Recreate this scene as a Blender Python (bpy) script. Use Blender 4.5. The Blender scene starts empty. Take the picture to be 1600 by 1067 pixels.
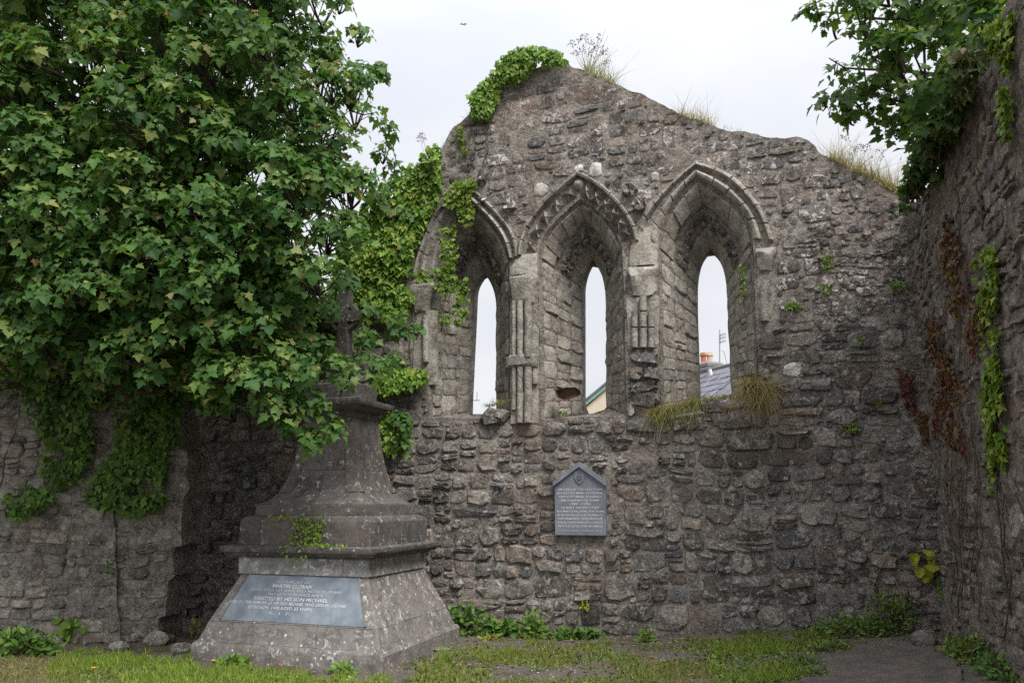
import bpy, math, random
import numpy as np
from mathutils import Vector, Matrix
random.seed(7); RNG = np.random.default_rng(11)
SC = bpy.context.scene; COL = SC.collection
rad = math.radians
# ------------------------------------------------------------------ camera, sky, sun, exposure
FPX, CX, CY, PITCH, EYE = 1200.0, 800.0, 600.0, rad(9.0), 1.6
cd = bpy.data.cameras.new("camera"); cam = bpy.data.objects.new("camera", cd); COL.objects.link(cam)
cam.location = (0, 0, EYE); cam.rotation_euler = (rad(90) + PITCH, 0, 0)
cd.sensor_width = 36; cd.lens = 36 * FPX / 1600; cd.shift_y = (CY - 533.5) / 1600
cd.clip_end = 400; SC.camera = cam
SUN_EL, SUN_AZ = rad(52), rad(152)          # azimuth from +Y towards +X: behind the camera
W = bpy.data.worlds.new("World"); SC.world = W; W.use_nodes = True
wn, wl = W.node_tree.nodes, W.node_tree.links
wn.clear()
wo = wn.new("ShaderNodeOutputWorld"); bg = wn.new("ShaderNodeBackground"); bg.inputs[1].default_value = 0.1
sky = wn.new("ShaderNodeTexSky"); sky.sky_type = 'NISHITA'; sky.sun_disc = False
sky.sun_elevation = SUN_EL; sky.sun_rotation = SUN_AZ
tc = wn.new("ShaderNodeTexCoord"); mp = wn.new("ShaderNodeMapping"); mp.inputs['Scale'].default_value = (1, 1, 2.2)
nz = wn.new("ShaderNodeTexNoise"); nz.inputs['Scale'].default_value = 1.9; nz.inputs['Detail'].default_value = 4
nz.inputs['Roughness'].default_value = .45
cr = wn.new("ShaderNodeValToRGB")
cr.color_ramp.elements[0].position = .40; cr.color_ramp.elements[0].color = (4.8, 5.0, 5.45, 1)
cr.color_ramp.elements[1].position = .58; cr.color_ramp.elements[1].color = (5.8, 5.9, 6.1, 1)
mx = wn.new("ShaderNodeMix"); mx.data_type = 'RGBA'; mx.inputs[0].default_value = .95
wl.new(tc.outputs['Generated'], mp.inputs[0]); wl.new(mp.outputs[0], nz.inputs['Vector'])
wl.new(nz.outputs[0], cr.inputs[0]); wl.new(sky.outputs[0], mx.inputs[6]); wl.new(cr.outputs[0], mx.inputs[7])
sx_ = wn.new("ShaderNodeSeparateXYZ"); wl.new(tc.outputs['Generated'], sx_.inputs[0])      # overcast sky: brighter overhead than at the horizon
mz = wn.new("ShaderNodeMath"); mz.operation = 'POWER'; mz.use_clamp = True; mz.inputs[1].default_value = 4.0; wl.new(sx_.outputs[2], mz.inputs[0])
mr = wn.new("ShaderNodeMapRange"); mr.inputs[3].default_value = 1.0; mr.inputs[4].default_value = 4.0; wl.new(mz.outputs[0], mr.inputs[0])
mv = wn.new("ShaderNodeVectorMath"); mv.operation = 'SCALE'; wl.new(mx.outputs[2], mv.inputs[0]); wl.new(mr.outputs[0], mv.inputs[3])
wl.new(mv.outputs[0], bg.inputs[0]); wl.new(bg.outputs[0], wo.inputs[0])
sd = bpy.data.lights.new("sun", 'SUN'); sd.energy = 2.3; sd.angle = rad(25); sd.color = (1, .96, .9)
sun = bpy.data.objects.new("sun", sd); COL.objects.link(sun)
_s = Vector((math.sin(SUN_AZ) * math.cos(SUN_EL), math.cos(SUN_AZ) * math.cos(SUN_EL), math.sin(SUN_EL)))
sun.rotation_euler = _s.to_track_quat('Z', 'Y').to_euler(); sun.location = (0, -5, 20)
SC.view_settings.view_transform = 'Standard'; SC.view_settings.look = 'None'
SC.view_settings.exposure = 0.62; SC.view_settings.gamma = 1; SC.view_settings.use_curve_mapping = False
SC.render.engine = 'CYCLES'; SC.cycles.max_bounces = 6; SC.cycles.diffuse_bounces = 3
SC.cycles.transmission_bounces = 4; SC.cycles.use_denoising = False

# ------------------------------------------------------------------ maths helpers
cp_, sp_ = math.cos(PITCH), math.sin(PITCH)
def ray(u, v):
    x = (u - CX) / FPX; y = -(v - CY) / FPX
    return np.array((x, cp_ - y * sp_, y * cp_ + sp_))
E0 = np.array((0, 0, EYE))
def ray_plane(u, v, P0, N):
    d = ray(u, v); t = np.dot(np.asarray(P0) - E0, N) / np.dot(d, N); return E0 + d * t
def at_y(u, v, Y):
    d = ray(u, v); return E0 + d * (Y / d[1])
def project(P):
    P = np.atleast_2d(P) - E0
    xc = P[:, 0]; yc = -P[:, 1] * sp_ + P[:, 2] * cp_; zc = P[:, 1] * cp_ + P[:, 2] * sp_
    zs = np.where(zc > .05, zc, .05)
    return CX + FPX * xc / zs, CY - FPX * yc / zs, zc
def norm(v):
    v = np.asarray(v, float); return v / (np.linalg.norm(v, axis=-1, keepdims=True) + 1e-12)
def inpoly(x, y, poly):
    x = np.asarray(x, float); y = np.asarray(y, float); r = np.zeros(x.shape, bool)
    P = np.asarray(poly, float); n = len(P); j = n - 1
    for i in range(n):
        xi, yi = P[i]; xj, yj = P[j]
        c = ((yi > y) != (yj > y)); d = (yj - yi) if yj != yi else 1e-12
        r ^= c & (x < (xj - xi) * (y - yi) / d + xi); j = i
    return r
def _h(i, j, k):
    n = (i * 374761393 + j * 668265263 + k * 2147483647) & 0xffffffff
    n = ((n ^ (n >> 13)) * 1274126177) & 0xffffffff
    return ((n ^ (n >> 16)) & 0xffff) / 65535.0
def vnoise(x, y, seed=0):
    x = np.asarray(x, float); y = np.asarray(y, float)
    i = np.floor(x).astype(np.int64); j = np.floor(y).astype(np.int64)
    fx = x - i; fy = y - j; fx = fx * fx * (3 - 2 * fx); fy = fy * fy * (3 - 2 * fy)
    a = _h(i, j, seed); b = _h(i + 1, j, seed); c = _h(i, j + 1, seed); d = _h(i + 1, j + 1, seed)
    return ((a * (1 - fx) + b * fx) * (1 - fy) + (c * (1 - fx) + d * fx) * fy) * 2 - 1
def fbm(x, y, seed=0, o=4, g=.5):
    s = 0; a = 1; t = 0
    for k in range(o):
        s = s + a * vnoise(np.asarray(x) * 2 ** k, np.asarray(y) * 2 ** k, seed + k * 17); t += a; a *= g
    return s / t
def resample(P, n):
    P = np.asarray(P, float); d = np.r_[0, np.cumsum(np.linalg.norm(np.diff(P, axis=0), axis=1))]
    t = np.linspace(0, d[-1], n); return np.stack([np.interp(t, d, P[:, k]) for k in range(P.shape[1])], 1)
def smooth(P, it=2):
    P = np.asarray(P, float)
    for _ in range(it):                       # Chaikin, end points kept
        Q = [P[0]]
        for a, b in zip(P[:-1], P[1:]): Q += [a * .75 + b * .25, a * .25 + b * .75]
        Q.append(P[-1]); P = np.array(Q)
    return P

# ------------------------------------------------------------------ object helpers
BASE = {}
def tag(o, label=None, cat=None, group=None, kind=None):
    for k, v in (('label', label), ('category', cat), ('group', group), ('kind', kind)):
        if v: o[k] = v
    return o
def thing(name, label, cat, base, group=None):
    o = bpy.data.objects.new(name, None); COL.objects.link(o); o.location = base; o.empty_display_size = .2
    BASE[o] = Vector(base); return tag(o, label, cat, group)
def link(o, parent):
    COL.objects.link(o)
    if parent is not None:
        o.parent = parent
        if parent in BASE: o.location = -BASE[parent]
    return o
class MB:
    def __init__(s): s.v = []; s.f = []; s.t = []
    def add(s, v, f, t=.5):
        o = len(s.v); s.v.extend([tuple(p) for p in v]); s.f.extend([tuple(i + o for i in q) for q in f]); s.t.extend([t] * len(v))
    def build(s, name, mat, parent=None, smooth=None, origin=None):
        me = bpy.data.meshes.new(name)
        v = s.v if origin is None else [(p[0] - origin[0], p[1] - origin[1], p[2] - origin[2]) for p in s.v]
        me.from_pydata(v, [], s.f); me.materials.append(mat)
        a = me.attributes.new('tint', 'FLOAT', 'POINT'); a.data.foreach_set('value', s.t)
        if smooth is not None:
            me.shade_smooth()
            if smooth < 180: me.set_sharp_from_angle(angle=rad(smooth))
        o = bpy.data.objects.new(name, me)
        link(o, parent)
        if origin is not None: o.location = origin
        return o
def build_np(name, V, F, T, mat, parent=None, origin=None, smooth=False):
    me = bpy.data.meshes.new(name); V = np.asarray(V, np.float32)
    if origin is not None: V = V - np.asarray(origin, np.float32)
    F = np.asarray(F, np.int32); k = F.shape[1]
    me.vertices.add(len(V)); me.vertices.foreach_set('co', V.ravel())
    me.loops.add(F.size); me.loops.foreach_set('vertex_index', F.ravel())
    me.polygons.add(len(F)); me.polygons.foreach_set('loop_start', np.arange(0, F.size, k, dtype=np.int32))
    me.polygons.foreach_set('loop_total', np.full(len(F), k, np.int32))
    me.update(calc_edges=True); me.materials.append(mat)
    a = me.attributes.new('tint', 'FLOAT', 'POINT'); a.data.foreach_set('value', np.asarray(T, np.float32))
    if smooth: me.shade_smooth()
    o = bpy.data.objects.new(name, me); link(o, parent)
    if origin is not None: o.location = origin
    return o
def tube(mb, pts, radii, n=6, t=.5, cap=True):
    pts = np.asarray(pts, float); N = len(pts); radii = np.broadcast_to(radii, (N,))
    tg = norm(np.gradient(pts, axis=0)); up = np.array((.13, .31, .94)) if abs(tg[0][2]) < .9 else np.array((.9, .3, .1))
    V = []
    for i in range(N):
        x = norm(np.cross(tg[i], up)); y = np.cross(x, tg[i])
        for k in range(n):
            a = 2 * math.pi * k / n; V.append(pts[i] + radii[i] * (math.cos(a) * x + math.sin(a) * y))
    F = [(i * n + k, i * n + (k + 1) % n, (i + 1) * n + (k + 1) % n, (i + 1) * n + k) for i in range(N - 1) for k in range(n)]
    if cap: F += [tuple(range(n))[::-1], tuple((N - 1) * n + k for k in range(n))]
    mb.add(V, F, t)
def box(mb, c, ax, ay, az, hx, hy, hz, t=.5, bev=0.0):
    c = np.asarray(c, float); V = []; b = bev
    for sx, sy, sz in ((-1, -1, -1), (1, -1, -1), (1, 1, -1), (-1, 1, -1), (-1, -1, 1), (1, -1, 1), (1, 1, 1), (-1, 1, 1)):
        V.append(c + ax * sx * hx + ay * sy * hy + az * sz * hz)
    mb.add(V, [(3, 2, 1, 0), (4, 5, 6, 7), (0, 1, 5, 4), (1, 2, 6, 5), (2, 3, 7, 6), (3, 0, 4, 7)], t)
X3, Y3, Z3 = np.eye(3)

# ------------------------------------------------------------------ materials
class NT:
    def __init__(s, name):
        s.m = bpy.data.materials.new(name); s.m.use_nodes = True; s.n = s.m.node_tree.nodes; s.l = s.m.node_tree.links
        s.n.clear(); s.out = s.n.new("ShaderNodeOutputMaterial"); s.pos = s.n.new("ShaderNodeNewGeometry").outputs['Position']
    def set(s, sock, v):
        if isinstance(v, bpy.types.NodeSocket): s.l.new(v, sock)
        elif isinstance(v, tuple) and len(v) == 3: sock.default_value = (*v, 1)
        else: sock.default_value = v
    def noise(s, scale, detail=4, rough=.55, dist=0, vec=None):
        n = s.n.new("ShaderNodeTexNoise"); s.l.new(vec or s.pos, n.inputs['Vector']); n.inputs['Scale'].default_value = scale
        n.inputs['Detail'].default_value = detail; n.inputs['Roughness'].default_value = rough; n.inputs['Distortion'].default_value = dist
        return n.outputs[0]
    def voro(s, scale, feat='F1', vec=None):
        n = s.n.new("ShaderNodeTexVoronoi"); n.feature = feat; s.l.new(vec or s.pos, n.inputs['Vector']); n.inputs['Scale'].default_value = scale
        return n
    def map(s, x, a, b, c=0., d=1.):
        n = s.n.new("ShaderNodeMapRange"); s.set(n.inputs[0], x)
        for i, q in enumerate((a, b, c, d)): n.inputs[1 + i].default_value = q
        return n.outputs[0]
    def math(s, op, a, b=0.):
        n = s.n.new("ShaderNodeMath"); n.operation = op; s.set(n.inputs[0], a); s.set(n.inputs[1], b); return n.outputs[0]
    def mix(s, f, a, b, mode='MIX'):
        n = s.n.new("ShaderNodeMix"); n.data_type = 'RGBA'; n.blend_type = mode
        s.set(n.inputs[0], f); s.set(n.inputs[6], a); s.set(n.inputs[7], b); return n.outputs[2]
    def attr(s, name='tint'):
        n = s.n.new("ShaderNodeAttribute"); n.attribute_name = name; return n.outputs['Fac']
    def orand(s): return s.n.new("ShaderNodeObjectInfo").outputs['Random']
    def gray(s, v):
        n = s.n.new("ShaderNodeCombineColor"); [s.set(n.inputs[i], v) for i in range(3)]; return n.outputs[0]
    def ramp(s, f, pts):
        n = s.n.new("ShaderNodeValToRGB"); e = n.color_ramp.elements
        while len(e) < len(pts): e.new(.5)
        for q, (p, c) in zip(e, pts): q.position = p; q.color = (*c, 1)
        s.set(n.inputs[0], f); return n.outputs[0]
    def bump(s, h, strength=.5, dist=.02, prev=None):
        n = s.n.new("ShaderNodeBump"); n.inputs['Strength'].default_value = strength; n.inputs['Distance'].default_value = dist
        s.l.new(h, n.inputs['Height'])
        if prev is not None: s.l.new(prev, n.inputs['Normal'])
        return n.outputs[0]
    def bsdf(s, col, rough=.9, nrm=None, spec=.3):
        n = s.n.new("ShaderNodeBsdfPrincipled"); s.set(n.inputs['Base Color'], col); s.set(n.inputs['Roughness'], rough)
        n.inputs['Specular IOR Level'].default_value = spec
        if nrm is not None: s.l.new(nrm, n.inputs['Normal'])
        return n.outputs[0]
    def done(s, sh): s.l.new(sh, s.out.inputs[0]); return s.m

def stone_mat(name, dark, mid, light, brown, lich=.5, lcol=(.42, .41, .38), spots=.5, bump=1.0, trange=(.62, 1.3), brownamt=.6, moss=0., sscale=11, cool=.75):
    n = NT(name); P = n
    n1 = P.noise(1.3, 4); n2 = P.noise(7, 7, .68); n3 = P.noise(30, 6, .72); n4 = P.noise(75, 3, .65)
    c = P.mix(P.map(n2, .42, .58), dark, mid); c = P.mix(P.map(n3, .5, .68, 0, .85), c, light)
    t = P.attr(); c = P.mix(1, c, P.gray(P.map(t, 0, 1, *trange)), 'MULTIPLY')
    bt = P.math('FRACT', P.math('MULTIPLY', t, 7.13))
    c = P.mix(P.math('MULTIPLY', P.math('MULTIPLY', P.map(n1, .38, .68), P.map(bt, .35, 1)), brownamt), c, brown)
    bl = P.math('FRACT', P.math('MULTIPLY', t, 13.71)); c = P.mix(P.map(bl, .62, .95, 0, cool), c, P.mix(P.map(n3, .35, .65), (.055, .058, .066), (.19, .2, .215)))
    c = P.mix(P.map(P.noise(2.6, 6, .7, .6), .56, .72, 0, .55), c, tuple(x * .45 for x in dark))       # black weather stain
    lf = P.math('MULTIPLY', P.map(P.noise(13, 8, .72, .7), .6 - .045 * lich, .64 - .035 * lich), P.map(P.noise(1.7, 4), .38, .56))
    c = P.mix(P.math('MULTIPLY', lf, .5 + .5 * lich), c, lcol)
    v = P.voro(sscale); sp = n.n.new("ShaderNodeSeparateColor"); n.l.new(v.outputs['Color'], sp.inputs[0])
    dd = P.math('ADD', v.outputs['Distance'], P.map(n3, .3, .7, -.09, .09))
    so = P.math('MULTIPLY', P.math('LESS_THAN', dd, P.map(sp.outputs[0], .4, 1, .02, .3)), P.math('GREATER_THAN', sp.outputs[1], 1 - .35 * spots))
    c = P.mix(P.math('MULTIPLY', so, .75), c, tuple(min(.75, x * 1.25) for x in lcol))
    if moss: c = P.mix(P.map(P.noise(3.3, 5, .7), .62 - .1 * moss, .75, 0, .7), c, (.07, .075, .03))
    c = P.mix(P.map(n4, .52, .66, .0, .32), c, tuple(x * .35 for x in dark))
    b = P.bump(P.noise(13, 9, .72), 1.0 * bump, .045); b = P.bump(n3, .6 * bump, .012, b); b = P.bump(n4, .35 * bump, .004, b)
    return n.done(P.bsdf(c, .92, b, .25))
def leaf_mat(name, pts, trans=.28, rough=.5, spec=.22):
    n = NT(name); f = n.math('FRACT', n.math('ADD', n.attr(), n.math('MULTIPLY', n.orand(), .97)))
    c = n.ramp(f, pts); c = n.mix(1, c, n.gray(n.map(n.noise(60, 3), .3, .7, .75, 1.2)), 'MULTIPLY')
    bs = n.bsdf(c, rough, None, spec); tr = n.n.new("ShaderNodeBsdfTranslucent")
    n.set(tr.inputs[0], n.mix(1, c, (1.25, 1.3, .6), 'MULTIPLY'))
    m = n.n.new("ShaderNodeMixShader"); m.inputs[0].default_value = trans; n.l.new(bs, m.inputs[1]); n.l.new(tr.outputs[0], m.inputs[2])
    return n.done(m.outputs[0])
def plain_mat(name, col, rough=.7, var=.25, scale=8, spec=.3, bump=0.):
    n = NT(name); c = n.mix(1, col, n.gray(n.map(n.noise(scale, 5), .3, .7, 1 - var, 1 + var)), 'MULTIPLY')
    b = n.bump(n.noise(scale * 4, 6), bump, .01) if bump else None
    return n.done(n.bsdf(c, rough, b, spec))
M = {}
M['stone_low'] = stone_mat('rubble stone grey', (.1, .092, .086), (.255, .225, .2), (.5, .45, .395), (.32, .218, .148), lich=1.4, spots=.45, trange=(.45, 1.45), bump=1.0, cool=.6)
M['stone_up'] = stone_mat('rubble stone upper', (.106, .09, .083), (.26, .22, .198), (.53, .47, .42), (.3, .2, .145), lich=1.7, spots=.5, lcol=(.68, .635, .58), trange=(.55, 1.3), bump=1.1, cool=.45)
M['stone_left'] = stone_mat('rubble stone left', (.15, .137, .115), (.36, .328, .274), (.55, .51, .43), (.33, .245, .165), lich=.8, spots=.35, moss=.35, cool=.3)
M['stone_right'] = stone_mat('rubble stone right', (.12, .102, .09), (.29, .246, .212), (.5, .435, .372), (.31, .2, .14), lich=1., spots=.25, cool=.4)
M['mortar'] = stone_mat('lime mortar', (.16, .141, .123), (.36, .318, .275), (.62, .565, .495), (.32, .232, .17), lich=1.5, spots=.3, bump=1.4, cool=0.)
M['mortar_right'] = stone_mat('lime mortar right', (.135, .113, .097), (.31, .26, .22), (.53, .455, .39), (.31, .2, .14), lich=1.1, spots=.2, bump=1.5, cool=0.)
M['dressed'] = stone_mat('dressed limestone', (.23, .212, .184), (.42, .388, .337), (.57, .535, .47), (.35, .275, .205), lich=1.2, spots=.35, bump=.7, trange=(.75, 1.18), moss=.2, cool=0.)
M['monument'] = stone_mat('monument limestone', (.14, .128, .12), (.225, .207, .195), (.31, .292, .278), (.22, .172, .136), lich=.92, spots=1.1, bump=.35, trange=(.88, 1.12), lcol=(.58, .58, .55), brownamt=.8, sscale=21, cool=0.)
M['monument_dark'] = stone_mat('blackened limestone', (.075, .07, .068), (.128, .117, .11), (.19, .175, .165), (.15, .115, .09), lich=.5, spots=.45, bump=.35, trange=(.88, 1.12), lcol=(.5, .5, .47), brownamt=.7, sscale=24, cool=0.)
M['monument_pale'] = stone_mat('pale grey limestone', (.2, .195, .19), (.32, .312, .305), (.4, .395, .385), (.25, .2, .155), lich=1.2, spots=.9, bump=.35, trange=(.92, 1.08), lcol=(.6, .6, .58), brownamt=.5, sscale=24, cool=0.)
M['white_stone'] = stone_mat('whitewashed stone', (.3, .28, .25), (.66, .65, .62), (.76, .75, .73), (.4, .33, .26), lich=.2, spots=.1, bump=.6, trange=(.9, 1.1), brownamt=.3, cool=0.)
M['brick'] = stone_mat('old red brick', (.2, .08, .06), (.33, .13, .09), (.4, .2, .15), (.24, .12, .08), lich=.2, spots=.1, bump=.7, cool=0.)
M['ironstone'] = stone_mat('rusty stone', (.15, .095, .07), (.26, .17, .12), (.36, .27, .21), (.24, .14, .09), lich=.6, spots=.1, bump=.9, cool=0.)
M['maple'] = leaf_mat('maple leaf', [(0, (.034, .092, .026)), (.35, (.056, .138, .034)), (.65, (.092, .19, .044)), (.87, (.155, .25, .06)), (.96, (.28, .32, .1)), (.985, (.3, .27, .13)), (1, (.36, .2, .1))], .38)
M['maple_dark'] = leaf_mat('maple leaf shade', [(0, (.036, .085, .02)), (.4, (.06, .135, .028)), (.8, (.1, .185, .036)), (1, (.18, .23, .05))], .42)
M['ivy'] = leaf_mat('ivy leaf bright', [(0, (.09, .18, .03)), (.4, (.14, .26, .04)), (.8, (.2, .33, .055)), (.96, (.28, .38, .07)), (1, (.4, .3, .06))], .22)
M['ivy_yellow'] = leaf_mat('ivy leaf yellow green', [(0, (.1, .18, .028)), (.4, (.15, .25, .034)), (.8, (.22, .32, .045)), (1, (.34, .32, .06))], .25)
M['ivy_dark'] = leaf_mat('ivy leaf dark', [(0, (.055, .12, .026)), (.5, (.095, .19, .036)), (.9, (.14, .25, .045)), (1, (.22, .3, .055))], .22)
M['ivy_brown'] = leaf_mat('ivy leaf old', [(0, (.045, .075, .02)), (.55, (.06, .12, .028)), (.75, (.09, .09, .035)), (.9, (.13, .09, .05)), (1, (.12, .16, .04))], .2)
M['creeper_red'] = leaf_mat('creeper leaf red', [(0, (.1, .03, .022)), (.4, (.15, .06, .03)), (.65, (.16, .09, .035)), (.85, (.13, .13, .04)), (1, (.19, .17, .04))], .2)
M['red_leaf'] = leaf_mat('creeper leaf crimson', [(0, (.075, .022, .02)), (.7, (.13, .04, .03)), (1, (.14, .09, .04))], .2)
M['weed'] = leaf_mat('weed leaf', [(0, (.07, .12, .025)), (.5, (.12, .19, .035)), (.9, (.18, .26, .05)), (1, (.26, .28, .08))], .25)
M['weed_bright'] = leaf_mat('weed leaf bright', [(0, (.1, .19, .03)), (1, (.19, .32, .06))], .28)
M['yellow_leaf'] = leaf_mat('yellow leaf', [(0, (.26, .28, .03)), (1, (.42, .4, .05))], .3)
M['grass'] = leaf_mat('grass blade', [(0, (.11, .16, .03)), (.4, (.2, .25, .045)), (.68, (.3, .31, .08)), (.82, (.36, .3, .13)), (1, (.48, .4, .22))], .3, .6, .2)
M['grass_green'] = leaf_mat('grass blade green', [(0, (.13, .23, .03)), (.6, (.24, .37, .045)), (1, (.37, .44, .1))], .3, .6, .2)
M['straw'] = leaf_mat('dry grass', [(0, (.24, .17, .08)), (.5, (.34, .26, .13)), (.8, (.42, .34, .18)), (1, (.22, .24, .06))], .3, .7, .2)
M['dry_stalk'] = plain_mat('dry stalk', (.22, .17, .12), .9)
M['bark'] = plain_mat('bark', (.075, .06, .048), .95, .4, 14, bump=.6)
M['vine_wood'] = plain_mat('vine stem', (.12, .085, .06), .95, .4, 20, bump=.4)
# ------------------------------------------------------------------ walls: planes measured from the photograph
class Wall:
    def __init__(s, O, a, n, seed=0, amp=.03):
        s.O = np.asarray(O, float); s.a = np.asarray(a, float); s.n = np.asarray(n, float); s.seed = seed; s.amp = amp
    def relief(s, x, z): return s.amp * fbm(np.asarray(x) * 1.1, np.asarray(z) * 1.1, s.seed, 3)
    def to3(s, x, z, d):
        x, z, d = np.broadcast_arrays(np.asarray(x, float), np.asarray(z, float), np.asarray(d, float))
        return s.O + x[..., None] * s.a + z[..., None] * Z3 + d[..., None] * s.n
    def f(s, x, z, h): return s.to3(x, z, s.relief(x, z) + h)
    def px(s, u, v, d=0.):
        p = ray_plane(u, v, s.O + s.n * d, s.n) - s.O; return (float(p @ s.a), float(p[2]))
    def pxs(s, L, d=0.): return [s.px(u, v, d) for u, v in L]
def nearest_on(poly, P, closed=True):
    A = np.asarray(poly, float); B = np.roll(A, -1, 0)
    if not closed: A, B = A[:-1], B[:-1]
    d = B - A; L = (d ** 2).sum(1) + 1e-12
    t = np.clip(((P[:, None, :] - A) * d).sum(2) / L, 0, 1); Q = A + t[..., None] * d
    D = ((P[:, None, :] - Q) ** 2).sum(2); k = D.argmin(1); i = np.arange(len(P)); return Q[i, k], np.sqrt(D[i, k])
class Mask:
    """polygon membership looked up on a fine raster"""
    def __init__(s, outline, clear=(), step=.01):
        O = np.asarray(outline, float); s.o = O.min(0) - .1; s.k = step; n = ((O.max(0) + .1 - s.o) / step).astype(int) + 1
        gx, gz = np.meshgrid(s.o[0] + (np.arange(n[0]) + .5) * step, s.o[1] + (np.arange(n[1]) + .5) * step, indexing='ij')
        s.g = inpoly(gx, gz, O); s.n = n
        for c in clear:
            c = np.asarray(c, float); a = np.clip(((c.min(0) - s.o) / step).astype(int) - 1, 0, n); b = np.clip(((c.max(0) - s.o) / step).astype(int) + 2, 0, n)
            sl = (slice(a[0], b[0]), slice(a[1], b[1])); s.g[sl] &= ~inpoly(gx[sl], gz[sl], c)
    def __call__(s, P):
        i = ((np.asarray(P) - s.o) / s.k).astype(int); ok = ((i >= 0) & (i < s.n)).all(-1); i = np.clip(i, 0, s.n - 1); return ok & s.g[i[..., 0], i[..., 1]]
def core_sheet(mb, wall, outline, holes, step, rough=.012, d0=0., flip=False, t=.5, relief=True):
    O = np.asarray(outline); x0, z0 = O.min(0) - step; x1, z1 = O.max(0) + step
    nx = int((x1 - x0) / step) + 1; nz = int((z1 - z0) / step) + 1
    gx, gz = np.meshgrid(x0 + np.arange(nx + 1) * step, z0 + np.arange(nz + 1) * step, indexing='ij')
    cx = gx[:-1, :-1] + step / 2; cz = gz[:-1, :-1] + step / 2
    keep = inpoly(cx, cz, outline)
    for h in holes: keep &= ~inpoly(cx, cz, h)
    cnt = np.zeros(gx.shape, int)
    for i in (0, 1):
        for j in (0, 1): cnt[i:nx + i, j:nz + j] += keep
    used = cnt > 0; bd = used & (cnt < 4); P = np.stack([gx[bd], gz[bd]], 1)
    best = P.copy(); bdist = np.full(len(P), 1e9)
    for poly in [outline] + list(holes):
        q, dd = nearest_on(poly, P); m = dd < bdist; best[m] = q[m]; bdist[m] = dd[m]
    m = bdist < step * 1.6; P[m] = best[m]; gx[bd] = P[:, 0]; gz[bd] = P[:, 1]
    d = d0 + (wall.relief(gx, gz) if relief else 0) + rough * (fbm(gx * 7, gz * 7, 5, 4, .65) + .8 * fbm(gx * 2.3, gz * 2.3, 9, 2))
    V = wall.to3(gx, gz, d); idx = np.full(gx.shape, -1); idx[used] = np.arange(used.sum())
    a, b, c, e = idx[:-1, :-1][keep], idx[1:, :-1][keep], idx[1:, 1:][keep], idx[:-1, 1:][keep]
    F = np.stack([a, b, c, e] if not flip else [a, e, c, b], 1); mb.add(V[used], F.tolist(), t)
def cap_strip(mb, wall, line, depth, rows=6, step=.05, rough=.03, seed=3, t=.5, rise=0.):
    """the broken top or end of a wall: its outline carried back through the thickness"""
    L = resample(line, max(4, int(np.linalg.norm(np.diff(np.asarray(line), axis=0), axis=1).sum() / step)))
    n = len(L); V = []
    for r in range(rows + 1):
        d = -depth * r / rows; nzv = fbm(L[:, 0] * 5 + r * .9, L[:, 1] * 5 + r * .5, seed, 3) * rough * (0 if r == 0 else 1)
        V.append(wall.to3(L[:, 0], L[:, 1] + nzv + rise * math.sin(math.pi * r / rows), wall.relief(L[:, 0], L[:, 1]) * (r == 0) + d))
    V = np.concatenate(V); F = [(r * n + i, r * n + i + 1, (r + 1) * n + i + 1, (r + 1) * n + i) for r in range(rows) for i in range(n - 1)]
    mb.add(V, F, t)
def layout(x0, x1, y0, y1, wr, hr, rng, courses=True):
    out = []
    def rec(a, b, c, d, dep=0):
        w, h = b - a, d - c; tw = rng.uniform(*wr); th = rng.uniform(*hr)
        if (w <= tw * 1.35 and h <= th * 1.35) or (w < .12 and h < .1) or (h <= .1 and w <= tw * 1.35) or dep > 14: out.append((a, b, c, d)); return
        if h / th > w / tw and h > .1 or h > w * 1.5:
            m = c + h * rng.uniform(.36, .64); rec(a, b, c, m, dep + 1); rec(a, b, m, d, dep + 1)
        else:
            m = a + w * rng.uniform(.36, .64); rec(a, m, c, d, dep + 1); rec(m, b, c, d, dep + 1)
    if courses:
        y = y0
        while y < y1:
            h = rng.uniform(hr[1] * .9, hr[1] * 2.2); x = x0
            while x < x1:
                w = rng.uniform(wr[1] * 1.0, wr[1] * 2.6); dy = rng.uniform(-.03, .03); rec(x, min(x1, x + w), y, min(y1, y + h)); x += w
            y += h
    else: rec(x0, x1, y0, y1)
    return out
def rect_poly(r, rng, gap=.012, n=10, e=(3.5, 11.), jit=.07):
    a, b, c, d = r; cx, cy = (a + b) / 2, (c + d) / 2; hw, hh = max(.008, (b - a) / 2 - gap), max(.008, (d - c) / 2 - gap)
    ex = rng.uniform(*e); th = (np.arange(n) + rng.uniform(-.28, .28, n)) * 2 * math.pi / n + rng.uniform(0, 6)
    # spend the points where the outline turns: corners of the stretched block
    co, si = np.cos(th), np.sin(th); rr = (np.abs(co) ** ex + np.abs(si) ** ex) ** (-1 / ex) * (1 + rng.uniform(-jit, jit, n))
    k = rng.uniform(-.12, .12); P = np.stack([cx + hw * rr * co, cy + hh * rr * si + k * (hh if hw > hh * 3 else hh) * rr * co], 1)
    return P
def warp(P, seed=41, k=1.):
    P = np.asarray(P); x, y = P[..., 0], P[..., 1]
    return np.stack([x + k * (.05 * fbm(x * 1.5, y * 1.5, seed, 2) + .015 * vnoise(x * 9, y * 9, seed + 5)),
                     y + k * (.075 * fbm(x * 1.1, y * 1.6, seed + 9, 2) + .013 * vnoise(x * 9, y * 9, seed + 7))], -1)
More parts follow.
